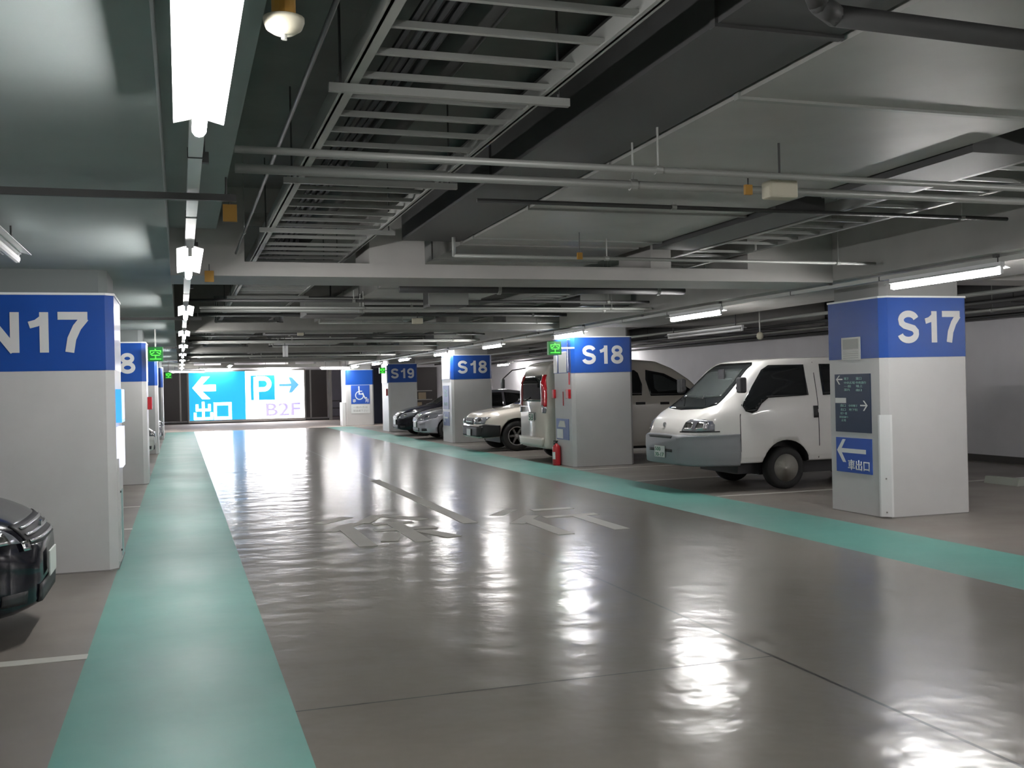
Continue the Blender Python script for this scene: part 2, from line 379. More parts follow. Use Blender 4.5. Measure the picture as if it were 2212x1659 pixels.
# S17 aisle side: exit arrow, guide board, notice
t = plate_sign('exit_sign', 'blue sign on the S17 pillar, white left arrow above three white characters', 'sign', '-X', 7.35, 10.37, .465, .65, .40)
mb = MB(); poly(mb, [(.02, .25), (.13, .38), (.185, .38), (.105, .275), (.55, .275), (.55, .225), (.105, .225), (.185, .115), (.13, .115)], on('-X', 0, 0), '-X'); mb.build('arrow', 'sign_white', t)
mb = MB(); text(mb, '車出口', on('-X', .22, .03), '-X', .39, .12, bold=.015); mb.build('characters', 'sign_white', t)
t = plate_sign('guide_board', 'dark navy guide board on the S17 pillar with small teal text and two arrows', 'sign', '-X', 7.35, 10.37, .93, .65, .67, 'sign_navy')
mb = MB()
poly(mb, [(.03, .61), (.085, .675-.02), (.105, .655), (.06, .618), (.15, .618), (.15, .602), (.06, .602), (.105, .55), (.085, .55)], on('-X', 0, 0), '-X'); mb.build('arrow', 'sign_white', t); mb = MB()
poly(mb, mirror_x([(.05, .31), (.11, .365), (.13, .365), (.08, .318), (.18, .318), (.18, .302), (.08, .302), (.13, .25), (.11, .25)], .65), on('-X', 0, 0), '-X'); mb.build('arrow', 'sign_white', t)
for u, v, ww, hh, s in ((.18, .60, .09, .035, '地下'), (.18, .555, .2, .03, '中央広場'), (.18, .515, .13, .03, '一般'), (.18, .475, .1, .03, '案内'), (.40, .60, .1, .035, '東口'), (.40, .555, .18, .03, '中央通り'), (.40, .515, .12, .03, '地上'), (.40, .47, .1, .03, '出口'),
                        (.10, .29, .1, .035, '南口'), (.10, .245, .1, .03, '北口'), (.10, .20, .12, .03, '地下一階'), (.08, .16, .16, .025, '駅前通り'), (.12, .12, .08, .03, '広場'), (.26, .29, .16, .03, '中央地下'), (.26, .245, .16, .03, '地下街')):
    mb = MB(); text(mb, s, on('-X', u, v), '-X', ww, hh, .004); mb.build('text_line', 'sign_teal', t)
mb = MB(); poly(mb, [(.005, .335), (.21, .335), (.21, .395), (.005, .395)], on('-X', 0, 0), '-X', 0, .002); mb.build('white_strip', 'sign_white', t)
t = plate_sign('notice', 'small white notice with grey picture on the S17 pillar blue band', 'notice', '-X', 7.345, 10.22, 1.76, .34, .26, 'paper')
mb = MB(); poly(mb, [(.03, .125), (.31, .125), (.31, .24), (.03, .24)], on('-X', 0, 0), '-X', 0, .003); mb.build('picture', 'pipe', t)
mb = MB()
for k in range(4): poly(mb, [(.03, .02+.024*k), (.31, .02+.024*k), (.31, .03+.024*k), (.03, .03+.024*k)], on('-X', 0, 0), '-X', 0, .002)
mb.build('text_lines', 'galv', t)
# S17 corner guard
t = thing('corner_guard', 'white corner guard strip on the S17 pillar edge', 'corner guard', (7.372, 9.522, .02))
MB().prism([(-.05, .03), (.03, -.05), (.055, -.05), (-.05, .055)], 0, 1.12).build('guard_strip', 'trim', t)
for q_ in (.05, .42): MB().ball((-.015, -.02, q_), .010).build('bolt', 'plinth', t)
# N17 aisle side
t = plate_sign('lit_sign', 'glowing blue sign seen edge-on on the N17 pillar', 'sign', '+X', -.55, 9.85, 1.30, .50, .30, 'glow_sign', .05)
MB().prism([(.12, .03), (.40, .03), (.40, .18), (.12, .18)], 0, .004, frame('+X', on('+X', 0, 0, .05))).build('white_field', 'glow_white', t)
t = plate_sign('lit_notice', 'pale glowing notice below the blue sign on the N17 pillar', 'sign', '+X', -.55, 9.85, .90, .42, .36, 'glow_white', .05)
t = thing('cabinet_door', 'tall flush metal door on the corner of the N17 pillar', 'panel', (-.55, 10.0, .06))
MB().box(0, .02, -.16, .30, 0, .92).build('door_leaf', 'white', t)
mb = MB(); mb.box(.02, .024, .05, .24, .02, .62); mb.build('teal_edge_strip', mat('pale_teal', (.25, .42, .42), .4), t)
for q_ in (.62, .1): MB().ball((.022, -.12, q_), .01).build('screw', 'dark_plastic', t)
# S18 far pillar signs
t = plate_sign('guide_board', 'small grey-blue guide board on the S18 pillar beyond the off-roader, upper of two', 'sign', '-X', 7.18, 28.68, .93, .64, .67, mat('faded_blue_board', (.08, .11, .25), .4))
mb = MB(); text(mb, '東口\n中央', on('-X', .15, .35), '-X', .35, .22); mb.build('text_block', 'sign_teal', t)
mb = MB(); text(mb, '地下街', on('-X', .1, .1), '-X', .4, .1); mb.build('text_line', 'sign_teal', t)
t = plate_sign('exit_sign', 'small grey-blue sign on the S18 pillar beyond the off-roader, lower of two', 'sign', '-X', 7.18, 28.68, .47, .64, .39, MATS['faded_blue_board'])
mb = MB(); poly(mb, [(.04, .23), (.15, .34), (.2, .34), (.12, .25), (.5, .25), (.5, .2), (.12, .2), (.2, .1), (.15, .1)], on('-X', 0, 0), '-X'); mb.build('arrow', 'sign_white', t)
# S18 near pillar: poster, extinguisher, red hydrants etc.
t = plate_sign('poster', 'blue and white poster above the fire extinguisher', 'poster', '-X', 6.98, 18.84, .50, .66, .40, mat('poster_blue', (.12, .17, .38), .4))
MB().prism([(.03, .02), (.36, .02), (.36, .2), (.03, .2)], 0, .003, frame('-X', on('-X', 0, 0))).build('white_field', 'sign_white', t)
MB().prism([(.1, .24), (.2, .36), (.45, .36), (.5, .24)], 0, .003, frame('-X', on('-X', 0, 0))).build('pale_picture', 'paper', t)
t = thing('fire_extinguisher', 'red fire extinguisher at the foot of the S18 pillar', 'fire extinguisher', (6.90, 18.68, 0))
MB().lathe([(0, 0), (.075, 0), (.08, .02), (.08, .33), (.07, .37), (.03, .40), (.025, .42), (0, .42)], Matrix.Identity(4), 20).build('cylinder_body', 'red', t, True)
MB().cyl((0, 0, .42), (0, 0, .46), .02, 10).box(-.06, .03, -.012, .012, .455, .475).box(-.07, .02, -.01, .01, .43, .44).build('valve_handle', 'dark_plastic', t)
MB().tube([(0, .01, .44), (-.02, .07, .42), (-.02, .095, .3), (-.02, .09, .14)], .009, 6).build('hose', 'dark_plastic', t)
MB().prism([(.081*math.cos(a), .081*math.sin(a)) for a in [math.radians(150+5*i) for i in range(17)]] + [(.076*math.cos(a), .076*math.sin(a)) for a in [math.radians(230-5*i) for i in range(17)]], .12, .26).build('white_sticker', 'sign_white', t)
def small_box(name, label, cat, x0, x1, y0, y1, z0, z1, m, part='housing'):
    t = thing(name, label, cat, ((x0+x1)/2, (y0+y1)/2, z0))
    MB().box(-(x1-x0)/2, (x1-x0)/2, -(y1-y0)/2, (y1-y0)/2, 0, z1-z0, .004).build(part, m, t); return t
small_box('alarm_box', 'small red box on the right of the S18 pillar aisle face', 'alarm box', 6.93, 6.98, 18.06, 18.2, 1.29, 1.46, 'red')
small_box('alarm_box', 'small red box at the far edge of the S18 pillar aisle face', 'alarm box', 6.93, 6.98, 18.86, 18.96, 1.29, 1.46, 'red')
small_box('red_pole_strip', 'thin red strip above the red box on the S18 pillar', 'strip', 6.965, 6.98, 18.10, 18.13, 1.55, 1.78, 'red', 'strip')
small_box('red_pole_strip', 'thin red strip between the two red boxes on the S18 pillar', 'strip', 6.965, 6.98, 18.44, 18.46, 1.15, 1.42, 'red', 'strip')
small_box('white_panel', 'white glossy panel on the blue band of the S18 pillar', 'panel', 6.955, 6.976, 18.22, 18.62, 1.78, 2.18, 'trim', 'panel')
small_box('white_panel', 'narrow white panel at the far edge of the S18 pillar blue band', 'panel', 6.955, 6.976, 18.72, 18.9, 1.78, 2.12, 'trim', 'panel')
small_box('conduit_riser', 'thin conduit with red and white marks down the S18 pillar', 'conduit', 6.955, 6.975, 18.11, 18.135, 1.8, 2.4, 'chrome', 'riser')
small_box('alarm_box', 'small red box on the N18 pillar side on the left', 'alarm box', -.545, -.47, 21.3-2.2, 21.45-2.2, 1.28, 1.5, 'red')
small_box('alarm_box', 'small dark red box on the S19 pillar', 'alarm box', 7.08, 7.14, 36.8, 37.0, 1.3, 1.55, 'red')
small_box('white_panel', 'white panel on the blue band of the far S18 pillar', 'panel', 7.15, 7.174, 27.85, 28.7, 1.78, 2.40, 'trim', 'panel')
small_box('white_panel', 'white panel on the blue band of the S19 pillar', 'panel', 7.11, 7.134, 36.75, 37.75, 1.76, 2.40, 'trim', 'panel')
small_box('info_box', 'white box on the front corner of the wheelchair-sign pillar', 'box', 6.60, 6.742, 44.2, 44.9, .0, 1.0, 'trim')
# LED vacancy signs
def led_sign(x, y, z, s, label, side=None):
    t = thing('vacancy_sign', label, 'led sign', (x, y, z))
    MB().box(-s/2, s/2, 0, .10, -s/2, s/2, .006).build('housing', 'led_box', t)
    mb = MB(); text(mb, '空', (-s*.37, -.002, -s*.37), '-Y', s*.74, s*.74, bold=.0); mb.build('lit_character', 'led', t)
    if side: MB().box(s/2, side, .04, .06, -.015, .015).build('bracket', 'galv', t)
    else: MB().box(-.012, .012, .04, .06, s/2, 2.66-z).build('bracket', 'galv', t)
    return t
led_sign(6.63, 17.9, 2.235, .25, 'green lit vacancy sign beside the S18 pillar that has the extinguisher', .40)
led_sign(6.95, 36.7, 2.21, .22, 'tiny green lit vacancy sign beside the S19 pillar', .2)
led_sign(-.385, 18.6, 2.23, .245, 'green lit vacancy sign next to the figure 8 pillar on the left')
led_sign(-.36, 36.6, 2.17, .22, 'tiny green lit vacancy sign far down the left row')
# wheelchair sign
t = plate_sign('wheelchair_sign', 'blue and white wheelchair parking sign on the far pillar', 'sign', '-Y', 6.97, 44.1, .93, .80, .80, 'sign_blue')
mb = MB(); strokes(mb, [(arc(.36, .36, .17, .17, 100, 400, 20), 0, .04), ([(.34, .68), (.35, .42), (.50, .42), (.60, .24), (.68, .26)], 0, .05), ([(.35, .54), (.48, .54)], 0, .04)], on('-Y', 0, 0), '-Y')
mb.ball(on('-Y', .34, .72, .014), .035, 10, (1, .2, 1)); mb.build('wheelchair_symbol', 'sign_white', t)
mb = MB(); text(mb, '専', on('-Y', .06, .05), '-Y', .15, .16, bold=.01); mb.build('character', 'sign_white', t)
mb = MB(); text(mb, '用', on('-Y', .6, .05), '-Y', .15, .16, bold=.01); mb.build('character', 'sign_white', t)
t = plate_sign('notice', 'white notice with two grey lines below the wheelchair sign', 'notice', '-Y', 6.97, 44.1, .52, .80, .38, 'sign_white')
mb = MB(); text(mb, '一般の方は', on('-Y', .08, .22), '-Y', .62, .09); mb.build('text_line', 'pipe', t)
mb = MB(); text(mb, '御遠慮下さい', on('-Y', .08, .07), '-Y', .64, .09); mb.build('text_line', 'pipe', t)

# ------------------------------------------------------------------ end wall: big lightbox and dark panels
t = thing('lightbox_sign', 'huge glowing blue and white direction sign on the end wall', 'lightbox sign', (.43, 53.75, 0))
W_, H_ = 5.65, 2.62; xm = 2.72
MB().box(-.05, W_+.05, 0, .24, .05, 2.68).box(-.05, W_+.05, -.03, 0, .05, .17).box(-.05, 0, -.03, 0, .17, 2.6).box(W_, W_+.05, -.03, 0, .17, 2.6).box(-.05, W_+.05, -.03, 0, 2.6, 2.68).build('case', 'frame', t)
MB().box(0, xm, -.02, 0, .17, 2.6).build('blue_face', 'lb_blue', t)
MB().box(xm, W_, -.02, 0, .17, 2.6).build('white_face', 'lb_white', t)
mb = MB(); poly(mb, [(.16, 1.80), (.62, 2.36), (1.0, 2.36), (.62, 1.95), (1.28, 1.95), (1.28, 1.63), (.62, 1.63), (1.0, 1.24), (.62, 1.24)], on('-Y', 0, 0, .02), '-Y', 0, .01)
mb.build('white_arrow', 'lb_white', t)
mb = MB()
strokes(mb, [([(.5, .98), (.5, .1)], 0), ([(.2, .85), (.2, .55), (.8, .55), (.8, .85)], 0), ([(.1, .42), (.1, .1), (.9, .1), (.9, .42)], 0)], on('-Y', .17, .17, .02), '-Y', .98, .95, 0, .01, .13)
strokes(mb, [([(.12, .1), (.88, .1), (.88, .85), (.12, .85), (.12, .1)], 1)], on('-Y', 1.12, .17, .02), '-Y', .95, .95, 0, .01, .15)
mb.build('white_characters', 'lb_white', t)
mb = MB(); poly(mb, [(2.98, 1.12), (4.18, 1.12), (4.18, 2.38), (2.98, 2.38)], on('-Y', 0, 0, .02), '-Y', 0, .006); mb.build('blue_square', 'lb_blue', t)
mb = MB(); strokes(mb, [([(3.25, 1.14), (3.25, 2.3)], 0, .24), ([(3.25, 2.22), (3.62, 2.22)] + arc(3.62, 1.94, .28, .28, 80, -80, 12) + [(3.25, 1.66)], 0, .22)], on('-Y', 0, 0, .026), '-Y', 1, 1, 0, .006)
mb.build('letter_p', 'lb_white', t)
mb = MB(); poly(mb, mirror_x([(.25, 1.86), (.62, 2.26), (.78, 2.26), (.66, 1.93), (1.26, 1.92), (1.26, 1.80), (.66, 1.79), (.78, 1.46), (.62, 1.46)], W_), on('-Y', 0, 0, .02), '-Y', 0, .006); mb.build('steel_blue_arrow', 'lb_steel', t)
mb = MB(); text(mb, 'B2F', on('-Y', 3.72, .3, .02), '-Y', 1.72, .66, bold=.012); mb.build('letters', 'lb_lilac', t)
for k, (a, b_) in enumerate(((-.72, .32), (.32+.0, .40))): pass
def dark_panel(x0, x1, label):
    t = thing('wall_panel', label, 'wall panel', (x0, 53.99, 0))
    MB().box(0, x1-x0, -.05, 0, .12, 2.62).build('dark_sheet', 'dark_panel', t)
    MB().box(0, x1-x0, -.07, -.05, .12, .16).box(0, .03, -.07, -.05, .12, 2.62).box(x1-x0-.03, x1-x0, -.07, -.05, .12, 2.62).build('frame', 'frame', t)
dark_panel(-1.6, .0, 'dark brown wall panel at the far end, left of the lit sign')
dark_panel(.02, .36, 'narrow dark brown wall panel touching the lit sign on its left')
dark_panel(6.16, 6.42, 'narrow dark brown wall panel touching the lit sign on its right')
dark_panel(6.44, 7.3, 'wide dark brown wall panel right of the lit sign')
for x, lb in ((7.42, 'pale square post at the corner of the end wall'),):
    t = thing('corner_post', lb, 'post', (x, 53.85, 0)); MB().box(-.06, .09, -.08, .1, 0, 2.9).build('post', 'frame', t)
t = thing('guard_rail', 'pale horizontal rail beyond the end wall corner', 'rail', (7.9, 57, 0))
for z_ in (.95, .55): MB().cyl((0, 0, z_), (4, 0, z_), .03).build('rail', 'frame', t)
for x_ in (0, 2): MB().box(x_, x_+.06, -.03, .03, 0, 1.0).build('rail_post', 'frame', t)
t = thing('wall_lamp', 'small round lit lamp beyond the end wall corner', 'lamp', (7.6, 58, 0))
MB().box(-.04, .04, 0, .06, 0, 1.45).build('stand', 'frame', t); MB().ball((0, 0, 1.52), .11).build('globe', 'bulb', t, True)
t = thing('steel_door', 'dark navy shutter door between the wheelchair pillar and the S19 pillar', 'door', (8.28, 46.1, 0))
MB().box(0, .78, 0, .1, 0, 2.5).build('leaf', 'navy_door', t); MB().box(-.05, 0, -.02, .1, 0, 2.55).build('jamb', 'dark_plastic', t); MB().box(.78, .83, -.02, .1, 0, 2.55).build('jamb', 'dark_plastic', t)
struct(MB().box(9.15, XR, 46.2, 46.4, 0, ZC).build('wall_partition', 'wall'))
# dark doorway with shelves in the partition
t = thing('doorway_unit', 'dark doorway with cluttered shelves seen past the S19 pillar', 'doorway', (9.9, 46.15, 0))
MB().box(0, 1.35, -.04, 0, .3, 2.5).build('dark_opening', 'dark_panel', t)
mat('tan_carton', (.30, .24, .16), .7)
for k in range(3): MB().box(.1, 1.1, -.1, -.04, .6+.4*k, .64+.4*k).build('shelf', 'frame', t)
for q_ in ((.2, .35, 1.04, 1.4), (.45, .8, 1.04, 1.35), (.3, .6, .64, .9)): MB().box(q_[0], q_[1], -.14, -.04, q_[2], q_[3]).build('carton', MATS['tan_carton'], t)

# ------------------------------------------------------------------ fluorescent lamps
def make_lamp(lit=True, L_=1.5):
    t = thing('fluorescent_lamp', 'x', 'ceiling lamp')
    MB().box(-.024, .024, 0, L_, .035, .085).build('housing', 'hood', t)
    pr = [(-.024, .055), (.024, .055), (.088, .036), (.088, .031), (.024, .048), (-.024, .048), (-.088, .031), (-.088, .036)]
    MB().prism(pr, 0, L_, Matrix(((1,0,0,0),(0,0,1,0),(0,1,0,0),(0,0,0,1)))).build('reflector', 'hood', t)
    MB().cyl((0, .04, 0), (0, L_-.04, 0), .026, 10).build('tube', 'tube' if lit else 'tube_off', t)
    for yy in (.02, L_-.02): MB().box(-.014, .014, yy-.014, yy+.014, -.02, .04).build('socket', 'hood', t)
    return t
lamp0 = make_lamp(); first = True
ORD = ['first', 'second', 'third', 'fourth', 'fifth', 'sixth', 'seventh', 'eighth', 'ninth', 'tenth']
def hang(o, z, L_=1.5, top=3.395):
    for yy in (.25, L_-.25): MB().cyl((0, yy, .08), (0, yy, top-z), .008, 6).build('hanger', 'darkpipe', o)
def put_lamp(x, y, z, label, group, rz=0, top=None):
    global first
    o = lamp0 if first else dup(lamp0); first = False
    o.location = (x, y, z); o.rotation_euler = (0, 0, rz); o['label'] = label; o['group'] = group
    if top: hang(o, z, 1.5, top)
    return o
for k in range(1, 5): put_lamp(.085, 2.42-4.9*k, 2.5, 'lit fluorescent lamp added over the left walkway, behind the viewer and out of frame', 'added lamps behind the viewer')  # unseen lamps added behind the camera to brighten surfaces facing it
for k in range(9):
    put_lamp(.085, 2.42+4.9*k, 2.5, 'lit fluorescent lamp over the left walkway, %s from the camera' % ORD[k], 'fluorescent lamps over the left walkway')
for k in range(-5, 8):
    lb = 'lit fluorescent lamp over the right stalls, %s in view from the right' % ORD[k] if k >= 0 else 'lit fluorescent lamp added over the right stalls, outside the right edge'  # negative k: unseen lamps added to the row for more light
    put_lamp(6.95, 7.33+4.97*k, 2.47, lb, 'fluorescent lamps along the right pillars')
put_lamp(5.6, 43.3, 2.45, 'lit fluorescent lamp turned across the aisle by the wheelchair sign pillar', 'lamps at the far end', -1.1, top=3.395)
put_lamp(-.42, 44.6, 2.43, 'lit fluorescent lamp turned across, far end of the left walkway', 'lamps at the far end', -PI/2+.3, top=2.66)
put_lamp(1.9, 41.5, 2.56, 'small lit lamp hanging before the top of the huge lit sign', 'lamps at the far end', top=3.395)
put_lamp(.95, 53.5, 2.75, 'lit lamp on the top edge of the huge sign, left one', 'lamps on the big sign', -PI/2, top=3.395)
put_lamp(3.9, 53.5, 2.75, 'lit lamp on the top edge of the huge sign, right one', 'lamps on the big sign', -PI/2, top=3.395)
put_lamp(12.9, 40.4, 2.43, 'lit lamp by the right wall behind the far S18 pillar', 'lamps by the right wall', 0, top=2.70)
for k in range(5): put_lamp(12.9, 8.0-4.97*k, 2.43, 'lit fluorescent lamp added by the right wall, outside the right edge of the picture', 'added lamps by the right wall outside the picture', top=2.70)  # unseen lamps added to brighten the right wall and van door
put_lamp(12.9, 30.0, 2.43, 'lit lamp by the right wall hidden behind the minibus', 'lamps by the right wall', 0, top=2.70)
hl = make_lamp(False, 1.9); hl.location = (-1.02, 5.68, 2.47); hl['label'] = 'unlit pale lamp cut by the left picture edge'
hang(hl, 2.47, 1.9, 2.66)
ul = make_lamp(False, 3.0); ul.location = (9.75, 16.5, 2.48); ul['label'] = 'long unlit lamp above the white van'; hang(ul, 2.48, 3.0)

# raceways the lamps hang from
def rail(name, label, x, y0, y1, z, wd=.045, m='galv', cat='raceway'):
    t = thing(name, label, cat, (x, y0, z))
    MB().box(-wd/2, wd/2, 0, y1-y0, 0, .04).build('channel', m, t)
    y = .9; c0 = None
    while y < y1-y0-.2:
        if c0 is None: c0 = MB().box(-wd/2-.003, wd/2+.003, 0, .012, -.003, .043).build('clip', 'dark_plastic', t)
        else: c0 = c0.copy(); COL.objects.link(c0)
        c0.location = (0, y, 0); y += 1.63
    return t
rail('lamp_raceway', 'pale metal raceway linking the lamps over the left walkway', .085, -19, 44, 2.585, .06, 'hood')
rail('lamp_raceway', 'grey metal raceway linking the lamps over the right stalls', 6.95, -18, 46, 2.555, .05)
# rods for raceways
def rods(label, pts, z0, z1, group):
    for i, (x, y) in enumerate(pts):
        t = MB().cyl((0, 0, 0), (0, 0, z1-z0), .006, 6).box(-.02, .02, -.02, .02, 0, .05).build('hanger_rod', 'darkpipe')
        t.location = (x, y, z0); meta(t, label, 'hanger rod', group)
rods('thin hanger rod above the left lamp raceway', [(.13, 2+3.0*k) for k in range(9)], 2.62, 3.01, 'rods over the left raceway')
rods('thin hanger rod above the right lamp raceway', [(6.90, 4.9+2.45*k) for k in range(14)], 2.59, 3.38, 'rods over the right raceway')

# ------------------------------------------------------------------ cable trays
def tray(label, x0, x1, y0, y1, z, step=.312, phase=0, cables=True):
    t = thing('cable_tray', label, 'cable tray', ((x0+x1)/2, y0, z)); hw = (x1-x0)/2
    for s in (-1, 1):
        MB().box(s*hw-.012, s*hw+.012, 0, y1-y0, 0, .09).box(min(s*hw, s*hw-s*.03), max(s*hw, s*hw-s*.05), 0, y1-y0, 0, .008).build('side_rail', 'galv', t)
    rg = None; y = phase
    while y < y1-y0-.05:
        if rg is None: rg = MB().box(-hw+.012, hw-.012, -.012, .012, .01, .035).build('rung', 'galv', t)
        else: rg = rg.copy(); COL.objects.link(rg)
        rg.location = (0, y, 0); y += step
    return t
def cables(label, x, y0, y1, z, n, r=.016):
    mb = MB()
    for k in range(n):
        pts = [(x+k*.045+.008*math.sin(k*3+yy), yy, z+r+.004*math.sin(yy*2+k)) for yy in [y0+(y1-y0)*i/8 for i in range(9)]]
        mb.tube(pts, r, 6)
    o = mb.build('cable_bundle', 'cable'); meta(o, label, 'cables')
edges = [-3.0, 9.3, 18.4, 27.8, 36.9, 46.0]
names = ['nearest section of the ladder cable tray, before the first crossing beam', 'second section of the ladder cable tray, beyond the first crossing beam', 'third section of the ladder cable tray down the aisle', 'fourth section of the ladder cable tray down the aisle', 'farthest section of the ladder cable tray down the aisle']
for i in range(5):
    tray('galvanised ' + names[i], .70, 1.60, edges[i]+.02, edges[i+1]-.02, 2.85, .312 if i < 2 else .45, .1)
cables('black cables lying on the near cable tray', .85, -3, 9.2, 2.887, 4)
cables('black cables lying on the cable tray beyond the first beam', .85, 9.4, 27, 2.887, 5)
tn = ['first', 'second', 'third']
for i in range(3):
    tray('dark ladder cable tray over the right stalls edge, %s section' % tn[i], 5.02, 5.68, edges[i+1]-9.0 if i == 0 else edges[i]+.02, edges[i+1]-.02, 2.88, .35, .2)
# struts holding the tray
def strut(label, x0, x1, y, z, m='galv', rodz=3.39, group='tray support struts'):
    t = thing('strut_channel', label, 'strut', ((x0+x1)/2, y, z), 0, group); hw = (x1-x0)/2
    MB().box(-hw, hw, -.015, .015, -.035, 0).build('channel', m, t)
    for s in (-1, 1): MB().cyl((s*(hw-.05), 0, 0), (s*(hw-.05), 0, rodz-z), .006, 6).build('rod', 'darkpipe', t)
    return t
for k in range(18):
    y = .38+1.98*k
    if any(b-.1 < y < b+.9 for b in BEAMY): y += .9
    strut('strut channel under the ladder tray, number %s counted from the camera' % ('ABCDEFGHIJKLMNOPQR'[k] if 0 else str(k+1)), .62, 1.70, y, 2.84)
# ------------------------------------------------------------------ ducts
def duct(label, x0, x1, y0, y1, z0, z1, fl=1.2, m='duct', ph=.5):
    t = thing('air_duct', label, 'air duct', ((x0+x1)/2, y0, z0)); hw = (x1-x0)/2
    MB().box(-hw, hw, 0, y1-y0, 0, z1-z0).build('duct_body', m, t)
    y = ph; c0 = None
    while y < y1-y0:
        if c0 is None: c0 = MB().box(-hw-.014, hw+.014, -.02, .02, -.014, z1-z0+.014).build('flange', 'pipe' if m == 'duct' else m, t)
        else: c0 = c0.copy(); COL.objects.link(c0)
        c0.location = (0, y, 0); y += fl
    return t
ys = [(-3.0, 9.35), (9.45, 18.6), (18.8, 28), (28.2, 37.2), (37.4, 46)]
dn = ['over the near half of the aisle', 'beyond the first crossing beam', 'beyond the second crossing beam', 'beyond the third crossing beam', 'at the far end of the aisle']
for (a, b_), n_ in zip(ys, dn):
    duct('wide flat grey air duct ' + n_, 2.56, 4.42, a, b_, 2.90, 3.14, 1.55, ph=1.12)
for (a, b_), n_ in zip(ys[:1], dn[:1]): duct('added dark box between the ladder tray and the flat duct, darkening its left side', 1.98, 2.53, a, b_, 2.915, 3.3, 3, 'darkpipe')  # added dark box, covers the lit left side of the flat duct
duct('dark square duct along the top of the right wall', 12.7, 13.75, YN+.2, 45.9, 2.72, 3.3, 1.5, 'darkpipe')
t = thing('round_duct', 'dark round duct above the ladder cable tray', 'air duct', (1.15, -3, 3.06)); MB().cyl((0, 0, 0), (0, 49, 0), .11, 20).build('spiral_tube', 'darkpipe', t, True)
# tee boxes beside the flat duct
small_box('duct_box', 'grey square duct box right of the flat duct near the white rectangle box', 'duct box', 4.45, 4.95, 4.9, 6.4, 2.86, 3.2, 'darkpipe')
small_box('duct_box', 'grey square duct box beside the flat duct close to the first crossing beam', 'duct box', 4.45, 4.90, 7.0, 9.2, 2.86, 3.2, 'darkpipe')
# ------------------------------------------------------------------ crossing pipes, per bay
def pipe(label, pts, r, m='pipe', name='pipe'):
    t = thing(name, label, 'pipe', pts[0]); p0 = Vector(pts[0])
    MB().tube([Vector(p)-p0 for p in pts], r, 10).build('pipe_run', m, t, True)
    for a, b_ in zip(pts[:-1], pts[1:]):
        a, b_ = Vector(a), Vector(b_); d = b_-a
        if d.length > 1.5:
            for f in (.33, .90):
                w_ = a+d*f; c = w_-p0; dn_ = d.normalized()*.02; mb = MB(); mb.cyl(c-dn_, c+dn_, r*1.35, 10)
                top = 2.885 if 1.95 < w_.x < 4.5 else 3.385
                if w_.x > 12.6: top = 2.71
                mb.cyl(c, c+Vector((0, 0, top-w_.z)), .006, 6); mb.build('clamp', 'galv', t)
    return t
bayn = ['in the nearest bay', 'in the second bay', 'in the third bay', 'in the fourth bay']
for k, y0 in enumerate((0, 9.1, 18.4, 27.6)):
    n_ = bayn[k]
    pipe('thin grey pipe crossing the aisle under the duct ' + n_, [(.26, 4.85+y0, 2.66), (6.75, 4.93+y0, 2.66)], .018)
    pipe('second grey pipe crossing the aisle behind the thin one ' + n_, [(.28, 5.22+y0, 2.65), (6.75, 5.22+y0, 2.65)], .024)
    pipe('dark pipe crossing under the ceiling ' + n_, [(2.0, 6.9+y0, 2.85), (6.6, 6.9+y0, 2.85)], .016, 'darkpipe')
    pipe('grey pipe crossing close to the beam ' + n_, [(2.3, 8.7+y0, 2.86), (2.3, 8.7+y0, 2.70), (6.7, 8.75+y0, 2.70)], .016)
    strut('long dark strut with rods across the left soffit ' + n_, -3.1, .30, 5.55+y0, 2.58, 'darkpipe', 2.67, 'soffit struts')
cl_n = 0
for k, y0 in enumerate((10.6, 19.2, 28.9, 38.0)):
    for j, (dy, x0, x1, z, r) in enumerate(((.6, 1.8, 6.6, 2.80, .035), (1.9, 2.6, 6.5, 2.78, .05), (3.2, .1, 6.6, 2.74, .02), (6.6, .2, 6.6, 2.80, .03))):
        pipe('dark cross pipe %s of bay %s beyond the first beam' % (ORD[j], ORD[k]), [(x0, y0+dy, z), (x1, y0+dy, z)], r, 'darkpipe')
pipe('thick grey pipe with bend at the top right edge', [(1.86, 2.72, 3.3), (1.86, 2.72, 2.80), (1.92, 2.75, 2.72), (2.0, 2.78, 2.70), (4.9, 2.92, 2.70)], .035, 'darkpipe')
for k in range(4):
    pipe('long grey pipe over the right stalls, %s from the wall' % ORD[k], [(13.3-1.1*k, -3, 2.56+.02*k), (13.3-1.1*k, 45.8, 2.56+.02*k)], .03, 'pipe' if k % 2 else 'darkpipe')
pipe('long grey conduit above the left lamp row', [(.50, -3, 2.79), (.50, 9.5, 2.79)], .010, 'darkpipe')
# more services down the aisle: busways, boxes
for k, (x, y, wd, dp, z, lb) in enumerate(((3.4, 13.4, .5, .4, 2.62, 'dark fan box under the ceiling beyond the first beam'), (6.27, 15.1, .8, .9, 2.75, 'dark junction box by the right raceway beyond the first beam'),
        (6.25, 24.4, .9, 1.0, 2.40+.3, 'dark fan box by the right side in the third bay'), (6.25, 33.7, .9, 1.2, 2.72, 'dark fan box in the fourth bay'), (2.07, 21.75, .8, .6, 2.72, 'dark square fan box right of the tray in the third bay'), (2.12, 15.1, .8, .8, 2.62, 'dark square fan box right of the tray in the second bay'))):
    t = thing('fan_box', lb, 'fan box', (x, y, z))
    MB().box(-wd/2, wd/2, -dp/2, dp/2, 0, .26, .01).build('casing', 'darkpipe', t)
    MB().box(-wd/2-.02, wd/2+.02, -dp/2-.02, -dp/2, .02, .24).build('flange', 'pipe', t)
    MB().cyl((0, 0, .25), (0, 0, (2.895 if 2.5 < x < 4.5 else 3.395)-z), .012, 6).build('hanger', 'darkpipe', t)
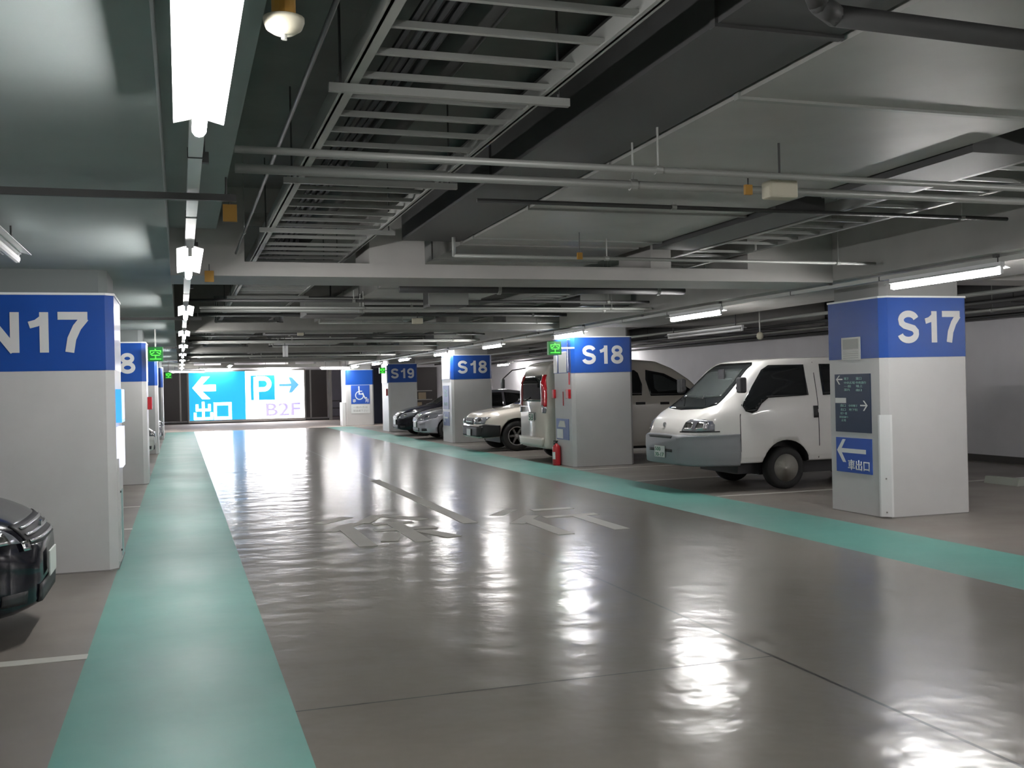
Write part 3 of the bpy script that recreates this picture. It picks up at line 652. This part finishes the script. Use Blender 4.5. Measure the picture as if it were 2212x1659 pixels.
# detectors, tags, speakers
t = thing('smoke_detector', 'white round smoke detector with orange cap near the near left lamp', 'smoke detector', (.30, 2.95, 2.60))
MB().lathe([(0, -.045), (.03, -.043), (.05, -.03), (.058, -.01), (.058, 0), (0, 0)], Matrix.Identity(4), 20).build('sensor_body', 'cream', t, True)
MB().cyl((0, 0, 0), (0, 0, .07), .034, 14).build('orange_cap', 'orange', t)
MB().cyl((0, 0, .07), (0, 0, .78), .008, 6).build('drop_pipe', 'darkpipe', t)
MB().cyl((0, 0, -.06), (0, 0, -.045), .008, 8).build('sensor_tip', 'galv', t)
def tagbox(x, y, z, wd, lb):
    t = thing('speaker_box', lb, 'speaker', (x, y, z)); MB().box(-wd/2, wd/2, -.05, .05, 0, wd*.55, .012).build('casing', 'cream', t)
    MB().cyl((0, 0, wd*.5), (0, 0, (2.885 if x > 2.5 else 3.39)-z), .007, 6).build('rod', 'darkpipe', t)
tagbox(3.24, 5.05, 2.57, .18, 'cream box hanging below the flat duct in the nearest bay')
tagbox(3.72, 16.5, 2.60, .17, 'small cream box hanging in the second bay beyond the crossing beam')
tagbox(2.25, 20.3, 2.62, .12, 'tiny cream box hanging in the third bay')
def tag_(x, y, z, lb, s=.05, w_=.06):
    t = thing('orange_tag', lb, 'tag', (x, y, z)); MB().box(-s*.4, s*.4, -.01, .01, -s, 0).build('tag_strip', 'orange', t)
    MB().cyl((0, 0, 0), (0, 0, w_), .004, 6).build('wire', 'darkpipe', t)
tag_(3.02, 5.02, 2.635, 'orange tag on the pipe left of the cream box', .055)
tag_(.27, 5.62, 2.54, 'orange tag at the right end of the dark strut near the left lamps', .09)
tag_(.27, 9.58, 2.64, 'orange tag on the left end of the first crossing beam', .1)
tag_(3.4, 8.5, 2.72, 'orange tag near the first crossing beam under the duct', .06, .18)
t = thing('bulkhead_lamp', 'small unlit cream bulkhead lamp over the stalls above the grey wall', 'lamp', (9.55, 15.6, 2.32)); MB().ball((0, 0, 0), .06, 12, (1, 1, 1.2)).build('globe', 'cream', t, True); MB().cyl((0, 0, .05), (0, 0, 1.075), .012).build('stem', 'galv', t)
t = thing('hanging_sign', 'small pale double sign hanging before the far flat duct', 'hanging sign', (2.35, 24.5, 2.35))
MB().box(-.05, -.005, -.02, .02, 0, .26).build('sign_plate', 'hood', t); MB().box(.005, .07, -.02, .02, 0, .26).build('sign_plate', 'hood', t); MB().cyl((0, 0, .2), (0, 0, 1.045), .006).build('rod', 'darkpipe', t)

# ------------------------------------------------------------------ floor markings
def fmark(name, label, cat, x0, x1, y0, y1, m='line', group=None):
    o = MB().box(x0, x1, y0, y1, .0005, .0035).build(name, m); meta(o, label, cat, group); return o
for k, (y, lb) in enumerate(((6.60, 'white bay line nearest on the left floor'), (12.64, 'white bay line on the left just beyond the N17 pillar'), (15.12, 'second white bay line on the left beyond the N17 pillar'), (21.6, 'white bay line on the left beyond the figure 8 pillar'), (24.2, 'second white bay line beyond the figure 8 pillar'))):
    fmark('parking_line', lb, 'parking line', -6.5, -.555, y-.06, y+.06, group='left bay lines')
for k, (y, lb) in enumerate(((12.35, 'white bay line between the S17 pillar and the white van'), (14.9, 'white bay line on the far side of the white van'), (17.45, 'white bay line in front of the S18 pillar with extinguisher'), (21.5, 'white bay line between the minibus and the off-roader'), (24.05-.1, 'white bay line under the off-roader'), (26.3, 'white bay line beyond the off-roader'), (31.55, 'white bay line beside the silver car'), (34.0, 'white bay line by the black car'), (39.4, 'white bay line near the wheelchair bay'))):
    fmark('parking_line', lb, 'parking line', 6.835, 12.6, y-.045, y+.045, group='right bay lines')
fmark('centre_line', 'worn white centre line on the aisle floor between the painted characters', 'floor marking', 3.03, 3.20, 11.3, 17.4, 'roadtext')
# 徐行 painted on the floor as the photo shows it
def road_char(label, strk, x, y, sx, sy, wd):
    mb = MB(); b = bmesh.new()
    for q_, pts in enumerate(strk): ribbon(b, [(p[0]*sx, p[1]*sy) for p in pts], 0, wd, 0, .002+.0004*q_)
    bmesh.ops.recalc_face_normals(b, faces=b.faces); mb.merge(b)
    o = mb.build('road_character', 'roadtext'); o.location = (x, y, .0005); meta(o, label, 'floor marking', 'painted road characters')
J = [[(.34, .99), (.02, .80)], [(.36, .74), (.02, .50)], [(.21, .62), (.21, 0)], [(.66, 1.0), (.40, .72)], [(.66, 1.0), (1.0, .72)], [(.48, .66), (.86, .66)], [(.42, .44), (.98, .44)], [(.68, .66), (.68, .03)], [(.54, .34), (.42, .10)], [(.82, .34), (.98, .10)]]
G = [[(.32, .99), (.02, .78)], [(.36, .70), (.02, .44)], [(.20, .58), (.20, 0)], [(.50, .90), (.96, .90)], [(.42, .60), (1.0, .60)], [(.78, .60), (.78, .04)]]
road_char('left of the two large pale characters painted on the aisle floor', J, 1.48, 10.1, 1.22, 2.45, .18)
road_char('right of the two large pale characters painted on the aisle floor', G, 3.55, 9.98, 1.15, 2.35, .175)
# wheel stops
for (x, y, lb) in ((11.1, 11.45, 'concrete wheel stop on the floor right of the S17 pillar'), (11.1, 10.2, 'concrete wheel stop hidden behind the S17 pillar')):
    o = MB().prism([(-.08, 0), (.08, 0), (.05, .1), (-.05, .1)], 0, .62, Matrix(((1,0,0,0),(0,0,1,0),(0,1,0,0),(0,0,0,1)))).build('wheel_stop', 'stop'); o.location = (x, y, 0)
    meta(o, lb, 'wheel stop')

# ------------------------------------------------------------------ cars
def crom(p0, p1, p2, p3, t):
    return .5*((2*p1)+(-p0+p2)*t+(2*p0-5*p1+4*p2-p3)*t*t+(-p0+3*p1-3*p2+p3)*t**3)
def interp(st, x):
    for i in range(len(st)-1):
        if st[i][0] <= x <= st[i+1][0]:
            f = (x-st[i][0])/(st[i+1][0]-st[i][0]); return [a+(b-a)*f for a, b in zip(st[i], st[i+1])]
    return st[-1]
def car_body(st, n=64):
    """st rows: x, z_bottom, half_width, z_belt, half_width_belt, z_top, half_width_top"""
    L_ = st[-1][0]; xs = sorted(set([round(s[0], 4) for s in st] + [round(L_*i/n, 4) for i in range(n+1)]))
    rows = []
    for x in xs:
        a = [interp(st, min(max(x+d, 0), L_)) for d in (-.05, 0, .05)]; a = [sum(c)/3 for c in zip(*a)]
        _, zb, hw, zl, hl_, zt, ht = a
        P = [(0, zb), (hw*.86, zb), (hw*.975, zb+.06), (hw, zb+.16), (hw, (zb+.16+zl)/2), (hl_, zl), ((hl_*.45+ht*.55), zl+(zt-zl)*.55), (ht, zt-.05*min(1, (zt-zl)*4)), (ht*.72, zt-.008), (0, zt)]
        pts = []
        for i in range(len(P)-1):
            q0 = P[max(i-1, 0)]; q3 = P[min(i+2, len(P)-1)]
            for t_ in (0, .34, .67):
                pts.append((crom(q0[0], P[i][0], P[i+1][0], q3[0], t_), crom(q0[1], P[i][1], P[i+1][1], q3[1], t_)))
        pts.append(P[-1]); rows.append((x, pts))
    b = bmesh.new(); R_ = []
    for x, pts in rows:
        m = len(pts)
        ring = [b.verts.new((x, -p[0], p[1])) for p in pts] + [b.verts.new((x, p[0], p[1])) for p in pts[-2:0:-1]]
        R_.append(ring)
    k = len(R_[0])
    for a, c in zip(R_[:-1], R_[1:]):
        for i in range(k): b.faces.new((a[i], c[i], c[(i+1) % k], a[(i+1) % k]))
    b.faces.new(R_[0]); b.faces.new(R_[-1][::-1])
    bmesh.ops.recalc_face_normals(b, faces=b.faces)
    return b
def conform(bvh, pts, view, name, m, parent, off=.006, step=.05, thick=.01, smooth=True, L_=4.4):
    """lay a panel drawn in side (x,z) or front (y,z) view on the body surface"""
    b = bmesh.new(); vs = [b.verts.new((p[0], p[1], 0)) for p in pts]; b.faces.new(vs)
    for ax in (0, 1):
        lo = min(p[ax] for p in pts); hi = max(p[ax] for p in pts); n = int((hi-lo)/step)
        for i in range(1, n+1):
            co_ = [0, 0, 0]; co_[ax] = lo+(hi-lo)*i/(n+1); no = [0, 0, 0]; no[ax] = 1
            bmesh.ops.bisect_plane(b, geom=b.verts[:]+b.edges[:]+b.faces[:], plane_co=co_, plane_no=no)
    bmesh.ops.triangulate(b, faces=[f for f in b.faces if len(f.verts) > 4])
    D = {'near': Vector((0, 1, 0)), 'off': Vector((0, -1, 0)), 'front': Vector((1, 0, 0)), 'rear': Vector((-1, 0, 0)), 'top': Vector((0, 0, -1))}[view]
    for v in b.verts:
        u, w_ = v.co.x, v.co.y
        o = {'near': Vector((u, -3, w_)), 'off': Vector((u, 3, w_)), 'front': Vector((-2, u, w_)), 'rear': Vector((L_+2, u, w_)), 'top': Vector((u, w_, 4))}[view]
        h, nn, _, _ = bvh.ray_cast(o, D)
        if h is None:
            h, nn, _, _ = bvh.find_nearest(o+D*(2 if view in ('front', 'rear') else 2.2))
            h = Vector(h)
        v.co = h - D*off*.6 + (nn if nn.dot(D) < 0 else -nn)*off*.6
    bmesh.ops.recalc_face_normals(b, faces=b.faces)
    f0 = max(b.faces, key=lambda f: f.calc_area())
    if f0.normal.dot(D) > 0: bmesh.ops.reverse_faces(b, faces=b.faces)
    mb = MB(); mb.merge(b); o = mb.build(name, m, parent, smooth)
    md = o.modifiers.new('thickness', 'SOLIDIFY'); md.thickness = thick; md.offset = -1
    return o
def wheel(parent, x, y, side, r=.30, wd=.18, rim='rim_steel', alloy=False):
    """side -1: outer face towards -Y"""
    t = thing('wheel', None, None, (x, y, r)); t.parent = parent
    mt = Matrix.Rotation(PI/2 if side < 0 else -PI/2, 4, 'X')
    MB().lathe([(r*.64, -wd*.5), (r*.9, -wd*.5), (r, -wd*.36), (r, wd*.36), (r*.9, wd*.5), (r*.68, wd*.5), (r*.62, wd*.42), (r*.62, -wd*.4)], mt, 32).build('tyre', 'tyre', t, True)
    if alloy:
        mb = MB(); mb.lathe([(r*.63, wd*.1), (r*.63, wd*.44), (r*.57, wd*.44), (r*.57, wd*.1)], mt, 32)
        for k in range(6):
            a = k*PI/3; bb = bmesh.new(); v = [bb.verts.new(p) for p in ((0, -.03, wd*.3), (r*.6, -.02, wd*.36), (r*.6, .02, wd*.36), (0, .03, wd*.3))]; bb.faces.new(v)
            bmesh.ops.solidify(bb, geom=bb.faces[:], thickness=.02)
            mb.merge(bb, mt @ Matrix.Rotation(a, 4, 'Z'))
        mb.lathe([(0, wd*.42), (.04, wd*.4), (.045, wd*.2)], mt, 16); mb.build('rim', rim, t, False)
        MB().lathe([(0, wd*.05), (r*.62, wd*.05)], mt, 24).build('brake_disc', 'dark_plastic', t)
    else:
        MB().lathe([(0, wd*.30), (r*.18, wd*.30), (r*.22, wd*.22), (r*.34, wd*.12), (r*.50, wd*.16), (r*.56, wd*.2), (r*.60, wd*.44), (r*.66, wd*.47)], mt, 32).build('rim', rim, t, True)
        mb = MB()
        for k in range(12):
            a = 2*PI*k/12; c = mt @ Vector((r*.46*math.cos(a), r*.46*math.sin(a), wd*.15)); c2 = mt @ Vector((r*.46*math.cos(a), r*.46*math.sin(a), wd*.15+.012)); mb.cyl(c, c2, .016, 8)
        mb.build('rim_hole', 'dark_plastic', t)
        MB().lathe([(0, wd*.38), (r*.14, wd*.36), (r*.16, wd*.28)], mt, 16).build('hub_cap', 'galv', t, True)
    return t
def build_car(label, cat, st, paint, axles, wr, loc, rz, name='car', alloy=True, arch=1.18, track=None):
    t = thing(name, label, cat, loc, rz)
    b = car_body(st); bvh = BVHTree.FromBMesh(b)
    mb = MB(); mb.merge(b); body = mb.build('body', paint, t, True)
    hw = max(s[2] for s in st)
    cut = MB()
    for ax in axles:
        for s in (-1, 1): cut.cyl((ax, s*(hw-.24), wr+.01), (ax, s*(hw+.3), wr+.01), wr*arch, 32)
    cu = cut.build('cutter', 'dark_plastic', t)
    md = body.modifiers.new('arches', 'BOOLEAN'); md.operation = 'DIFFERENCE'; md.object = cu; md.solver = 'EXACT'; md.material_mode = 'TRANSFER'
    bpy.context.view_layer.update()
    dg = bpy.context.evaluated_depsgraph_get(); me = bpy.data.meshes.new_from_object(body.evaluated_get(dg))
    body.modifiers.clear(); old = body.data; body.data = me; bpy.data.meshes.remove(old); bpy.data.objects.remove(cu)
    # inner wheel wells
    MB().box(axles[0]-wr, axles[1]+wr, -(hw-.25), hw-.25, .20, .46).build('underbody', 'dark_plastic', t)
    for ax in axles:
        for s in (-1, 1): wheel(t, ax, s*(hw-.115), s, wr, .19, 'rim_alloy' if alloy else 'rim_steel', alloy)
    return t, bvh
def plate_(t, x, y, z, face, txt, wd=.33, ht=.165, tone='plate_green'):
    """number plate; face 'front' looks to local -x, 'rear' looks to +x"""
    mb = MB(); mb.box(-.006, .006, -wd/2, wd/2, 0, ht, .004); p = mb.build('number_plate', 'plate', t); p.location = (x, y, z)
    if not txt: return
    mb = MB()
    if face == 'front': text(mb, txt, (-.008, wd*.42, ht*.08), '-X', wd*.84, ht*.8, .002, .01)
    else: text(mb, txt, (.008, -wd*.42, ht*.08), '+X', wd*.84, ht*.8, .002, .01)
    mb.build('plate_characters', tone, p)
def reflector(bv, t, s, cy, cz, w_=.045, h_=.04):
    p = [(s*(cy-w_), cz-h_), (s*(cy+w_), cz-h_), (s*(cy+w_), cz+h_), (s*(cy-w_), cz+h_)]
    if s < 0: p = p[::-1]
    conform(bv, p, 'front', 'lamp_reflector', 'chrome', t, .020, .03, .004)
def mirror_(t, x, y, z, s, m='dark_plastic'):
    mb = MB(); mb.box(-.05, .05, -.07, .07, -.11, .11, .025); o = mb.build('side_mirror', m, t); o.location = (x, y+s*.10, z)
    MB().box(-.02, .02, min(0, -s*.12), max(0, -s*.12), -.06, -.02).build('mirror_arm', m, o)
def sym(pts): return [(-a, b) for a, b in pts][::-1]

# --- white cab-over van between S17 and the far bays (nose to the aisle, local x runs towards its tail)
st = [(0, .40, .44, .60, .44, .80, .40), (.05, .39, .56, .66, .56, .93, .48), (.14, .385, .66, .80, .665, 1.04, .55), (.30, .38, .745, .98, .74, 1.14, .62), (.52, .38, .795, 1.08, .785, 1.24, .66), (.80, .38, .82, 1.13, .805, 1.46, .675),
      (1.10, .38, .825, 1.16, .81, 1.74, .685), (1.30, .38, .825, 1.18, .81, 1.85, .68), (1.7, .38, .825, 1.20, .81, 1.875, .67), (2.6, .38, .825, 1.2, .81, 1.885, .67), (4.1, .38, .825, 1.2, .81, 1.87, .665), (4.25, .42, .80, 1.2, .78, 1.78, .63)]
van, bv = build_car('white cab-over van with grey bumper parked beside the S17 pillar', 'van', st, 'paint_white', (1.54, 3.55), .30, (6.64, 13.545, 0), 0, 'van', False, 1.30)
WS = [(-.66, 1.22), (-.52, 1.165), (0, 1.145), (.52, 1.165), (.66, 1.22), (.60, 1.55), (.54, 1.775), (.45, 1.81), (-.45, 1.81), (-.54, 1.775), (-.60, 1.55)]
conform(bv, WS, 'front', 'windscreen', 'glass', van, .008)
conform(bv, [(-.57, 1.33), (0, 1.30), (.57, 1.33), (.52, 1.55), (.46, 1.72), (-.46, 1.72), (-.52, 1.55)], 'front', 'windscreen_clear_area', 'glass_mid', van, .013)
dw = [(.90, 1.27), (.86, 1.20), (.90, 1.12), (1.0, 1.09), (1.08, 1.12), (1.16, 1.22), (1.28, 1.30), (1.94, 1.325), (1.92, 1.765), (1.34, 1.765), (1.22, 1.70)]
for s, vw in ((-1, 'near'), (1, 'off')):
    conform(bv, dw, vw, 'door_window', 'glass', van, .006)
    conform(bv, [(2.18, 1.32), (3.1, 1.34), (3.1, 1.76), (2.18, 1.77)], vw, 'side_window', 'glass', van, .006)
    conform(bv, [(3.2, 1.34), (4.0, 1.34), (3.95, 1.74), (3.2, 1.76)], vw, 'side_window', 'glass', van, .006)
    conform(bv, [(2.0, 1.00), (2.07, 1.00), (2.07, 1.17), (2.0, 1.17)], vw, 'door_handle', 'dark_plastic', van, .008)
    mirror_(van, .79, s*.80, 1.49, s)
seam = [(.805, .40), (.815, .40), (.815, 1.05), (.86, 1.22), (.848, 1.22), (.805, 1.06)]
conform(bv, seam, 'near', 'door_seam', 'dark_plastic', van, .002, .2, .004)
conform(bv, [(2.075, .42), (2.085, .42), (2.085, 1.80), (2.075, 1.80)], 'near', 'door_seam', 'dark_plastic', van, .002, .2, .004)
# bumper wraps the nose
st_b = [(-.03, .40, .44, .62, .46, .80, .44), (.0, .385, .56, .66, .565, .825, .55), (.14, .365, .69, .66, .69, .835, .68), (.34, .36, .775, .66, .775, .84, .76), (.60, .355, .82, .66, .82, .845, .80), (.80, .35, .84, .66, .84, .85, .81)]
b = car_body([(s[0]+.03,)+s[1:] for s in st_b], 24); mbb = MB(); mbb.merge(b, Matrix.Translation((-.03, 0, 0))); bump = mbb.build('bumper', 'bumper_grey', van, True)
bb = bmesh.new(); bb.from_mesh(bump.data); bvb = BVHTree.FromBMesh(bb)
conform(bvb, [(-.36, .56), (.36, .56), (.36, .60), (-.36, .60)], 'front', 'air_intake', 'dark_plastic', bump, .004)
conform(bvb, [(-.34, .755), (.34, .755), (.40, .82), (-.40, .82)], 'front', 'bumper_top_grille', 'darkpipe', bump, .006)
for s in (-1, 1):
    hp = [(s*.50, .855), (s*.775, .855), (s*.775, .95), (s*.765, 1.0), (s*.72, 1.02), (s*.56, 1.02), (s*.51, .98)]
    if s < 0: hp = hp[::-1]
    h = conform(bv, hp, 'front', 'headlamp', 'lamp_glass', van, .012, .03)
    reflector(bv, van, s, .58, .93, .05, .05); reflector(bv, van, s, .71, .93, .04, .05)
    conform(bv, [(s*.48, .842), (s*.79, .842), (s*.79, .858), (s*.48, .858)] if s > 0 else [(s*.79, .842), (s*.48, .842), (s*.48, .858), (s*.79, .858)], 'front', 'headlamp_trim', 'dark_plastic', van, .014)
MB().cyl((-.0, 0, 0), (.02, 0, 0), .035, 16).build('emblem', 'chrome', van).location = (.035, 0, .94)
plate_(van, -.045, 0, .475, 'front', '500\n30-17')
MB().box(.9, 3.4, -.55, .55, .22, .42).build('chassis', 'dark_plastic', van)
mb = MB(); mb.tube([(.50, -.3, 1.30), (.68, -.05, 1.36)], .008, 6); mb.tube([(.48, .3, 1.28), (.62, .5, 1.34)], .008, 6); mb.build('wiper', 'dark_plastic', van)
mb = MB(); mb.box(-.012, .012, -.09, .09, -.13, .13, .02); o = mb.build('interior_mirror', 'dark_plastic', van); o.location = (.92, -.12, 1.60)

# --- minibus parked nose-in beyond the extinguisher pillar: local x from its REAR (to the aisle) forward
st = [(0, .30, .74, 1.05, .75, 1.55, .68), (.07, .27, .82, 1.12, .82, 1.84, .71), (.17, .25, .845, 1.15, .835, 2.0, .72), (.4, .25, .85, 1.16, .84, 2.05, .71), (1.9, .25, .85, 1.17, .84, 2.06, .68), (2.5, .25, .85, 1.17, .84, 2.01, .66), (2.9, .25, .85, 1.17, .84, 1.86, .65), (3.3, .25, .85, 1.15, .83, 1.62, .66), (3.55, .25, .84, 1.10, .82, 1.38, .68), (3.9, .25, .82, 1.02, .78, 1.18, .64), (4.3, .28, .76, .85, .70, .95, .55), (4.45, .34, .62, .7, .58, .8, .45)]
bus, bv = build_car('cream white minibus parked nose-in, its rear showing beside the S18 pillar with extinguisher', 'minibus', st, 'paint_cream', (.78, 3.55), .31, (6.92, 20.12, 0), 0, 'minibus', True, 1.15)
conform(bv, [(-.58, 1.22), (.58, 1.22), (.54, 1.66), (.49, 1.75), (-.49, 1.75), (-.54, 1.66)], 'front', 'rear_window', 'glass', bus, .008)
for s in (-1, 1):
    p = [(s*.60, 1.12), (s*.79, 1.12), (s*.775, 1.30), (s*.715, 1.76), (s*.57, 1.76)]
    if s < 0: p = p[::-1]
    conform(bv, p, 'front', 'tail_lamp', 'tail_red', bus, .016, .04)
    p = [(s*.65, .99), (s*.78, .99), (s*.79, 1.11), (s*.63, 1.11)]
    if s < 0: p = p[::-1]
    conform(bv, p, 'front', 'reversing_lamp', 'lamp_glass', bus, .014, .04)
for vw in ('near', 'off'):
    conform(bv, [(.04+.2, 1.30), (.9, 1.30), (.9, 1.82), (.3, 1.82)], vw, 'quarter_window', 'glass', bus, .006)
    conform(bv, [(.98, 1.30), (2.10, 1.30), (2.13, 1.52), (2.06, 1.76), (1.98, 1.82), (.98, 1.82)], vw, 'sliding_door_window', 'glass', bus, .006)
    conform(bv, [(2.22, 1.62), (2.30, 1.28), (3.30, 1.28), (3.30, 1.36), (2.95, 1.60), (2.66, 1.74), (2.24, 1.82)], vw, 'front_door_window', 'glass', bus, .006)
    conform(bv, [(2.40, 1.44), (2.48, 1.36), (3.02, 1.40), (2.90, 1.55), (2.62, 1.69), (2.40, 1.73)], vw, 'window_clear_area', 'glass_mid', bus, .011)
    conform(bv, [(1.95, 1.11), (2.16, 1.11), (2.16, 1.16), (1.95, 1.16)], vw, 'door_handle', 'dark_plastic', bus, .014)
    conform(bv, [(2.50, 1.10), (2.70, 1.10), (2.70, 1.15), (2.50, 1.15)], vw, 'door_handle', 'dark_plastic', bus, .014)
conform(bv, [(-.22, .84), (.22, .84), (.22, 1.0), (-.22, 1.0)], 'front', 'plate_recess', 'galv', bus, .01)
plate_(bus, -.03, 0, .82, 'front', '58')
conform(bv, [(-.66, .32), (.66, .32), (.74, .50), (-.74, .50)], 'front', 'rear_bumper', 'paint_cream', bus, .05, .05, .05)
mb = MB(); mb.tube([(.06, .55, 1.92), (-.22, .62, 1.88), (-.42, .66, 1.70)], .012, 6); mb.box(-.45, -.39, .60, .74, 1.50, 1.70, .02); mb.build('rear_view_mirror', 'dark_plastic', bus)
mb = MB(); mb.tube([(-.02, .1, 1.30), (-.03, .35, 1.24)], .012, 6); mb.build('rear_wiper', 'dark_plastic', bus)
mirror_(bus, 3.25, -.85, 1.32, -1)

# --- off-roader, nose to aisle
st = [(0, .34, .62, .55, .62, .76, .50), (.05, .32, .72, .62, .72, .85, .62), (.18, .32, .80, .74, .80, .93, .66), (.5, .34, .86, .86, .84, .99, .70), (1.1, .36, .87, .95, .84, 1.06, .72), (1.35, .36, .87, .98, .84, 1.13, .70), (1.8, .36, .87, 1.0, .84, 1.42, .66), (2.15, .36, .87, 1.02, .84, 1.60, .64), (2.6, .36, .87, 1.02, .84, 1.64, .64), (3.9, .36, .87, 1.02, .84, 1.62, .64), (4.3, .40, .84, 1.0, .80, 1.35, .62), (4.45, .45, .78, .9, .74, 1.0, .58)]
suv, bv = build_car('cream off-roader with dark lower bumper parked nose-out behind the S18 pillar', 'off-roader', st, 'paint_cream', (.92, 3.50), .36, (6.70, 24.15, 0), 0, 'off_roader', True, 1.16)
conform(bv, [(-.66, 1.10), (.66, 1.10), (.62, 1.38), (.56, 1.55), (-.56, 1.55), (-.62, 1.38)], 'front', 'windscreen', 'glass', suv, .008)
for vw in ('near', 'off'):
    conform(bv, [(1.52, 1.08), (2.7, 1.06), (2.7, 1.54), (2.18, 1.54)], vw, 'front_window', 'glass', suv, .006)
    conform(bv, [(2.78, 1.06), (4.0, 1.06), (3.9, 1.50), (2.78, 1.54)], vw, 'rear_window', 'glass', suv, .006)
    conform(bv, [(.03, .33), (.50, .36), (.50, .62), (.15, .66), (.03, .62)], vw, 'lower_cladding', 'dark_plastic', suv, .012)
    conform(bv, [(1.40, .38), (3.05, .38), (3.05, .55), (1.40, .55)], vw, 'sill_cladding', 'dark_plastic', suv, .012)
conform(bv, [(-.70, .36), (.70, .36), (.76, .60), (-.76, .60)], 'front', 'bumper', 'dark_plastic', suv, .02, .05, .02)
conform(bv, [(1.95, -.62), (3.95, -.62), (3.95, .62), (1.95, .62)], 'top', 'dark_roof_panel', 'dark_plastic', suv, .008, .1)
conform(bv, [(-.30, .64), (.30, .64), (.33, .80), (-.33, .80)], 'front', 'grille', 'dark_plastic', suv, .012)
conform(bv, [(-.27, .70), (.27, .70), (.27, .725), (-.27, .725)], 'front', 'grille_bar', 'chrome', suv, .022)
for s in (-1, 1):
    p = [(s*.38, .66), (s*.78, .66), (s*.79, .82), (s*.40, .81)]
    if s < 0: p = p[::-1]
    conform(bv, p, 'front', 'headlamp', 'lamp_glass', suv, .014, .04)
    reflector(bv, suv, s, .50, .735, .05, .045); reflector(bv, suv, s, .66, .74, .04, .045)
    MB().box(2.2, 4.0, s*.55-.02, s*.55+.02, 1.68, 1.72, .01).box(2.3, 2.36, s*.55-.02, s*.55+.02, 1.62, 1.69).box(3.8, 3.86, s*.55-.02, s*.55+.02, 1.6, 1.69).build('roof_rail', 'dark_plastic', suv)
    mirror_(suv, 1.62, s*.86, 1.12, s)
MB().box(2.3, 2.9, -.5, .5, 1.66, 1.74, .02).build('roof_box', 'dark_plastic', suv)
plate_(suv, -.045, 0, .37, 'front', None)

def sedan(label, paint, loc, rz, txt, h=1.46, gw=.32, gz=0, wd=.85):
    k = wd/.85
    st = [(0, .26, .34*k, .45, .36*k, .60, .30*k), (.04, .22, .48*k, .49, .50*k, .69, .42*k), (.14, .20, .63*k, .56, .64*k, .77, .54*k), (.30, .19, .75*k, .64, .75*k, .84, .60*k), (.52, .18, .82*k, .74, .81*k, .90, .64*k), (.95, .18, .85*k, .84, .82*k, .97, .68*k), (1.25, .18, .85*k, .88, .82*k, 1.04, .68*k), (1.75, .18, .85*k, .90, .82*k, 1.30, .62*k), (2.2, .18, .85*k, .92, .82*k, h-.02, .58*k), (2.8, .18, .85*k, .92, .82*k, h, .58*k), (3.4, .18, .85*k, .92, .82*k, h-.08, .57*k), (4.0, .2, .84*k, .92, .80*k, 1.08, .60*k), (4.3, .24, .8*k, .86, .74*k, .98, .56*k), (4.4, .3, .7*k, .7, .66*k, .8, .5*k)]
    t, bv = build_car(label, 'car', st, paint, (.82, 3.42), .31, loc, rz, 'car', True, 1.12)
    conform(bv, [(-.64*k, 1.02), (0, .995), (.64*k, 1.02), (.56*k, 1.25), (.50*k, h-.08), (-.50*k, h-.08), (-.56*k, 1.25)], 'front', 'windscreen', 'glass', t, .008)
    for vw in ('near', 'off'):
        conform(bv, [(1.55, .97), (2.55, .95), (2.55, h-.09), (2.15, h-.10)], vw, 'front_window', 'glass', t, .006)
        conform(bv, [(2.62, .95), (3.65, .98), (3.3, h-.16), (2.62, h-.09)], vw, 'rear_window', 'glass', t, .006)
    for s in (-1, 1):
        p = [(s*(gw+.06)*k, .56+gz), (s*.62*k, .57+gz), (s*.80*k, .66+gz), (s*.81*k, .78+gz*.5), (s*.70*k, .79+gz*.6), (s*(gw+.16)*k, .70+gz)]
        if s < 0: p = p[::-1]
        conform(bv, p, 'front', 'headlamp', 'lamp_glass', t, .010, .03)
        reflector(bv, t, s, .50*k, .62, .03, .03); reflector(bv, t, s, .64*k, .68, .04, .035)
        p = [(s*.50*k, .26), (s*.66*k, .27), (s*.66*k, .34), (s*.50*k, .34)]
        if s < 0: p = p[::-1]
        conform(bv, p, 'front', 'fog_lamp_recess', 'dark_plastic', t, .008, .04)
        mirror_(t, 1.6, s*.84*k, 1.02, s, paint)
    conform(bv, [(-gw*k, .54+gz), (gw*k, .54+gz), ((gw+.05)*k, .67+gz), (-(gw+.05)*k, .67+gz)], 'front', 'grille', 'dark_plastic', t, .008, .04)
    for zz in (.555, .595, .635):
        zz += gz; g_ = gw-.02
        conform(bv, [(-g_*k, zz), (g_*k, zz), ((g_+.01)*k, zz+.014), (-(g_+.01)*k, zz+.014)], 'front', 'grille_bar', 'chrome', t, .018, .05)
    conform(bv, [(-.40*k, .25), (.40*k, .25), (.40*k, .36), (-.40*k, .36)], 'front', 'air_intake', 'dark_plastic', t, .008, .05)
    plate_(t, -.03, 0, .37, 'front', txt)
    MB().cyl((0, 0, 0), (.015, 0, 0), .04, 16).build('emblem', 'chrome', t).location = (-.005 if not gz else .03, 0, .605+gz)
    return t
sedan('silver car nosing out behind the far S18 pillar', 'paint_silver', (6.78, 30.6, 0), 0, None)
sedan('black car nosing out behind the silver car by the S19 pillar', 'paint_black', (6.72, 33.4, 0), 0, None)
sedan('black car with bright headlamp at the lower left edge, nose towards the walkway', 'paint_black', (-.87, 7.55, 0), PI, None, 1.46, .46, .08)
sedan('small pale car front just beyond the figure 8 pillar on the left', 'paint_white', (-.60, 26.0, 0), PI, None)
sedan('dark car front far down the left row', 'paint_silver', (-.55, 34.2, 0), PI, None)
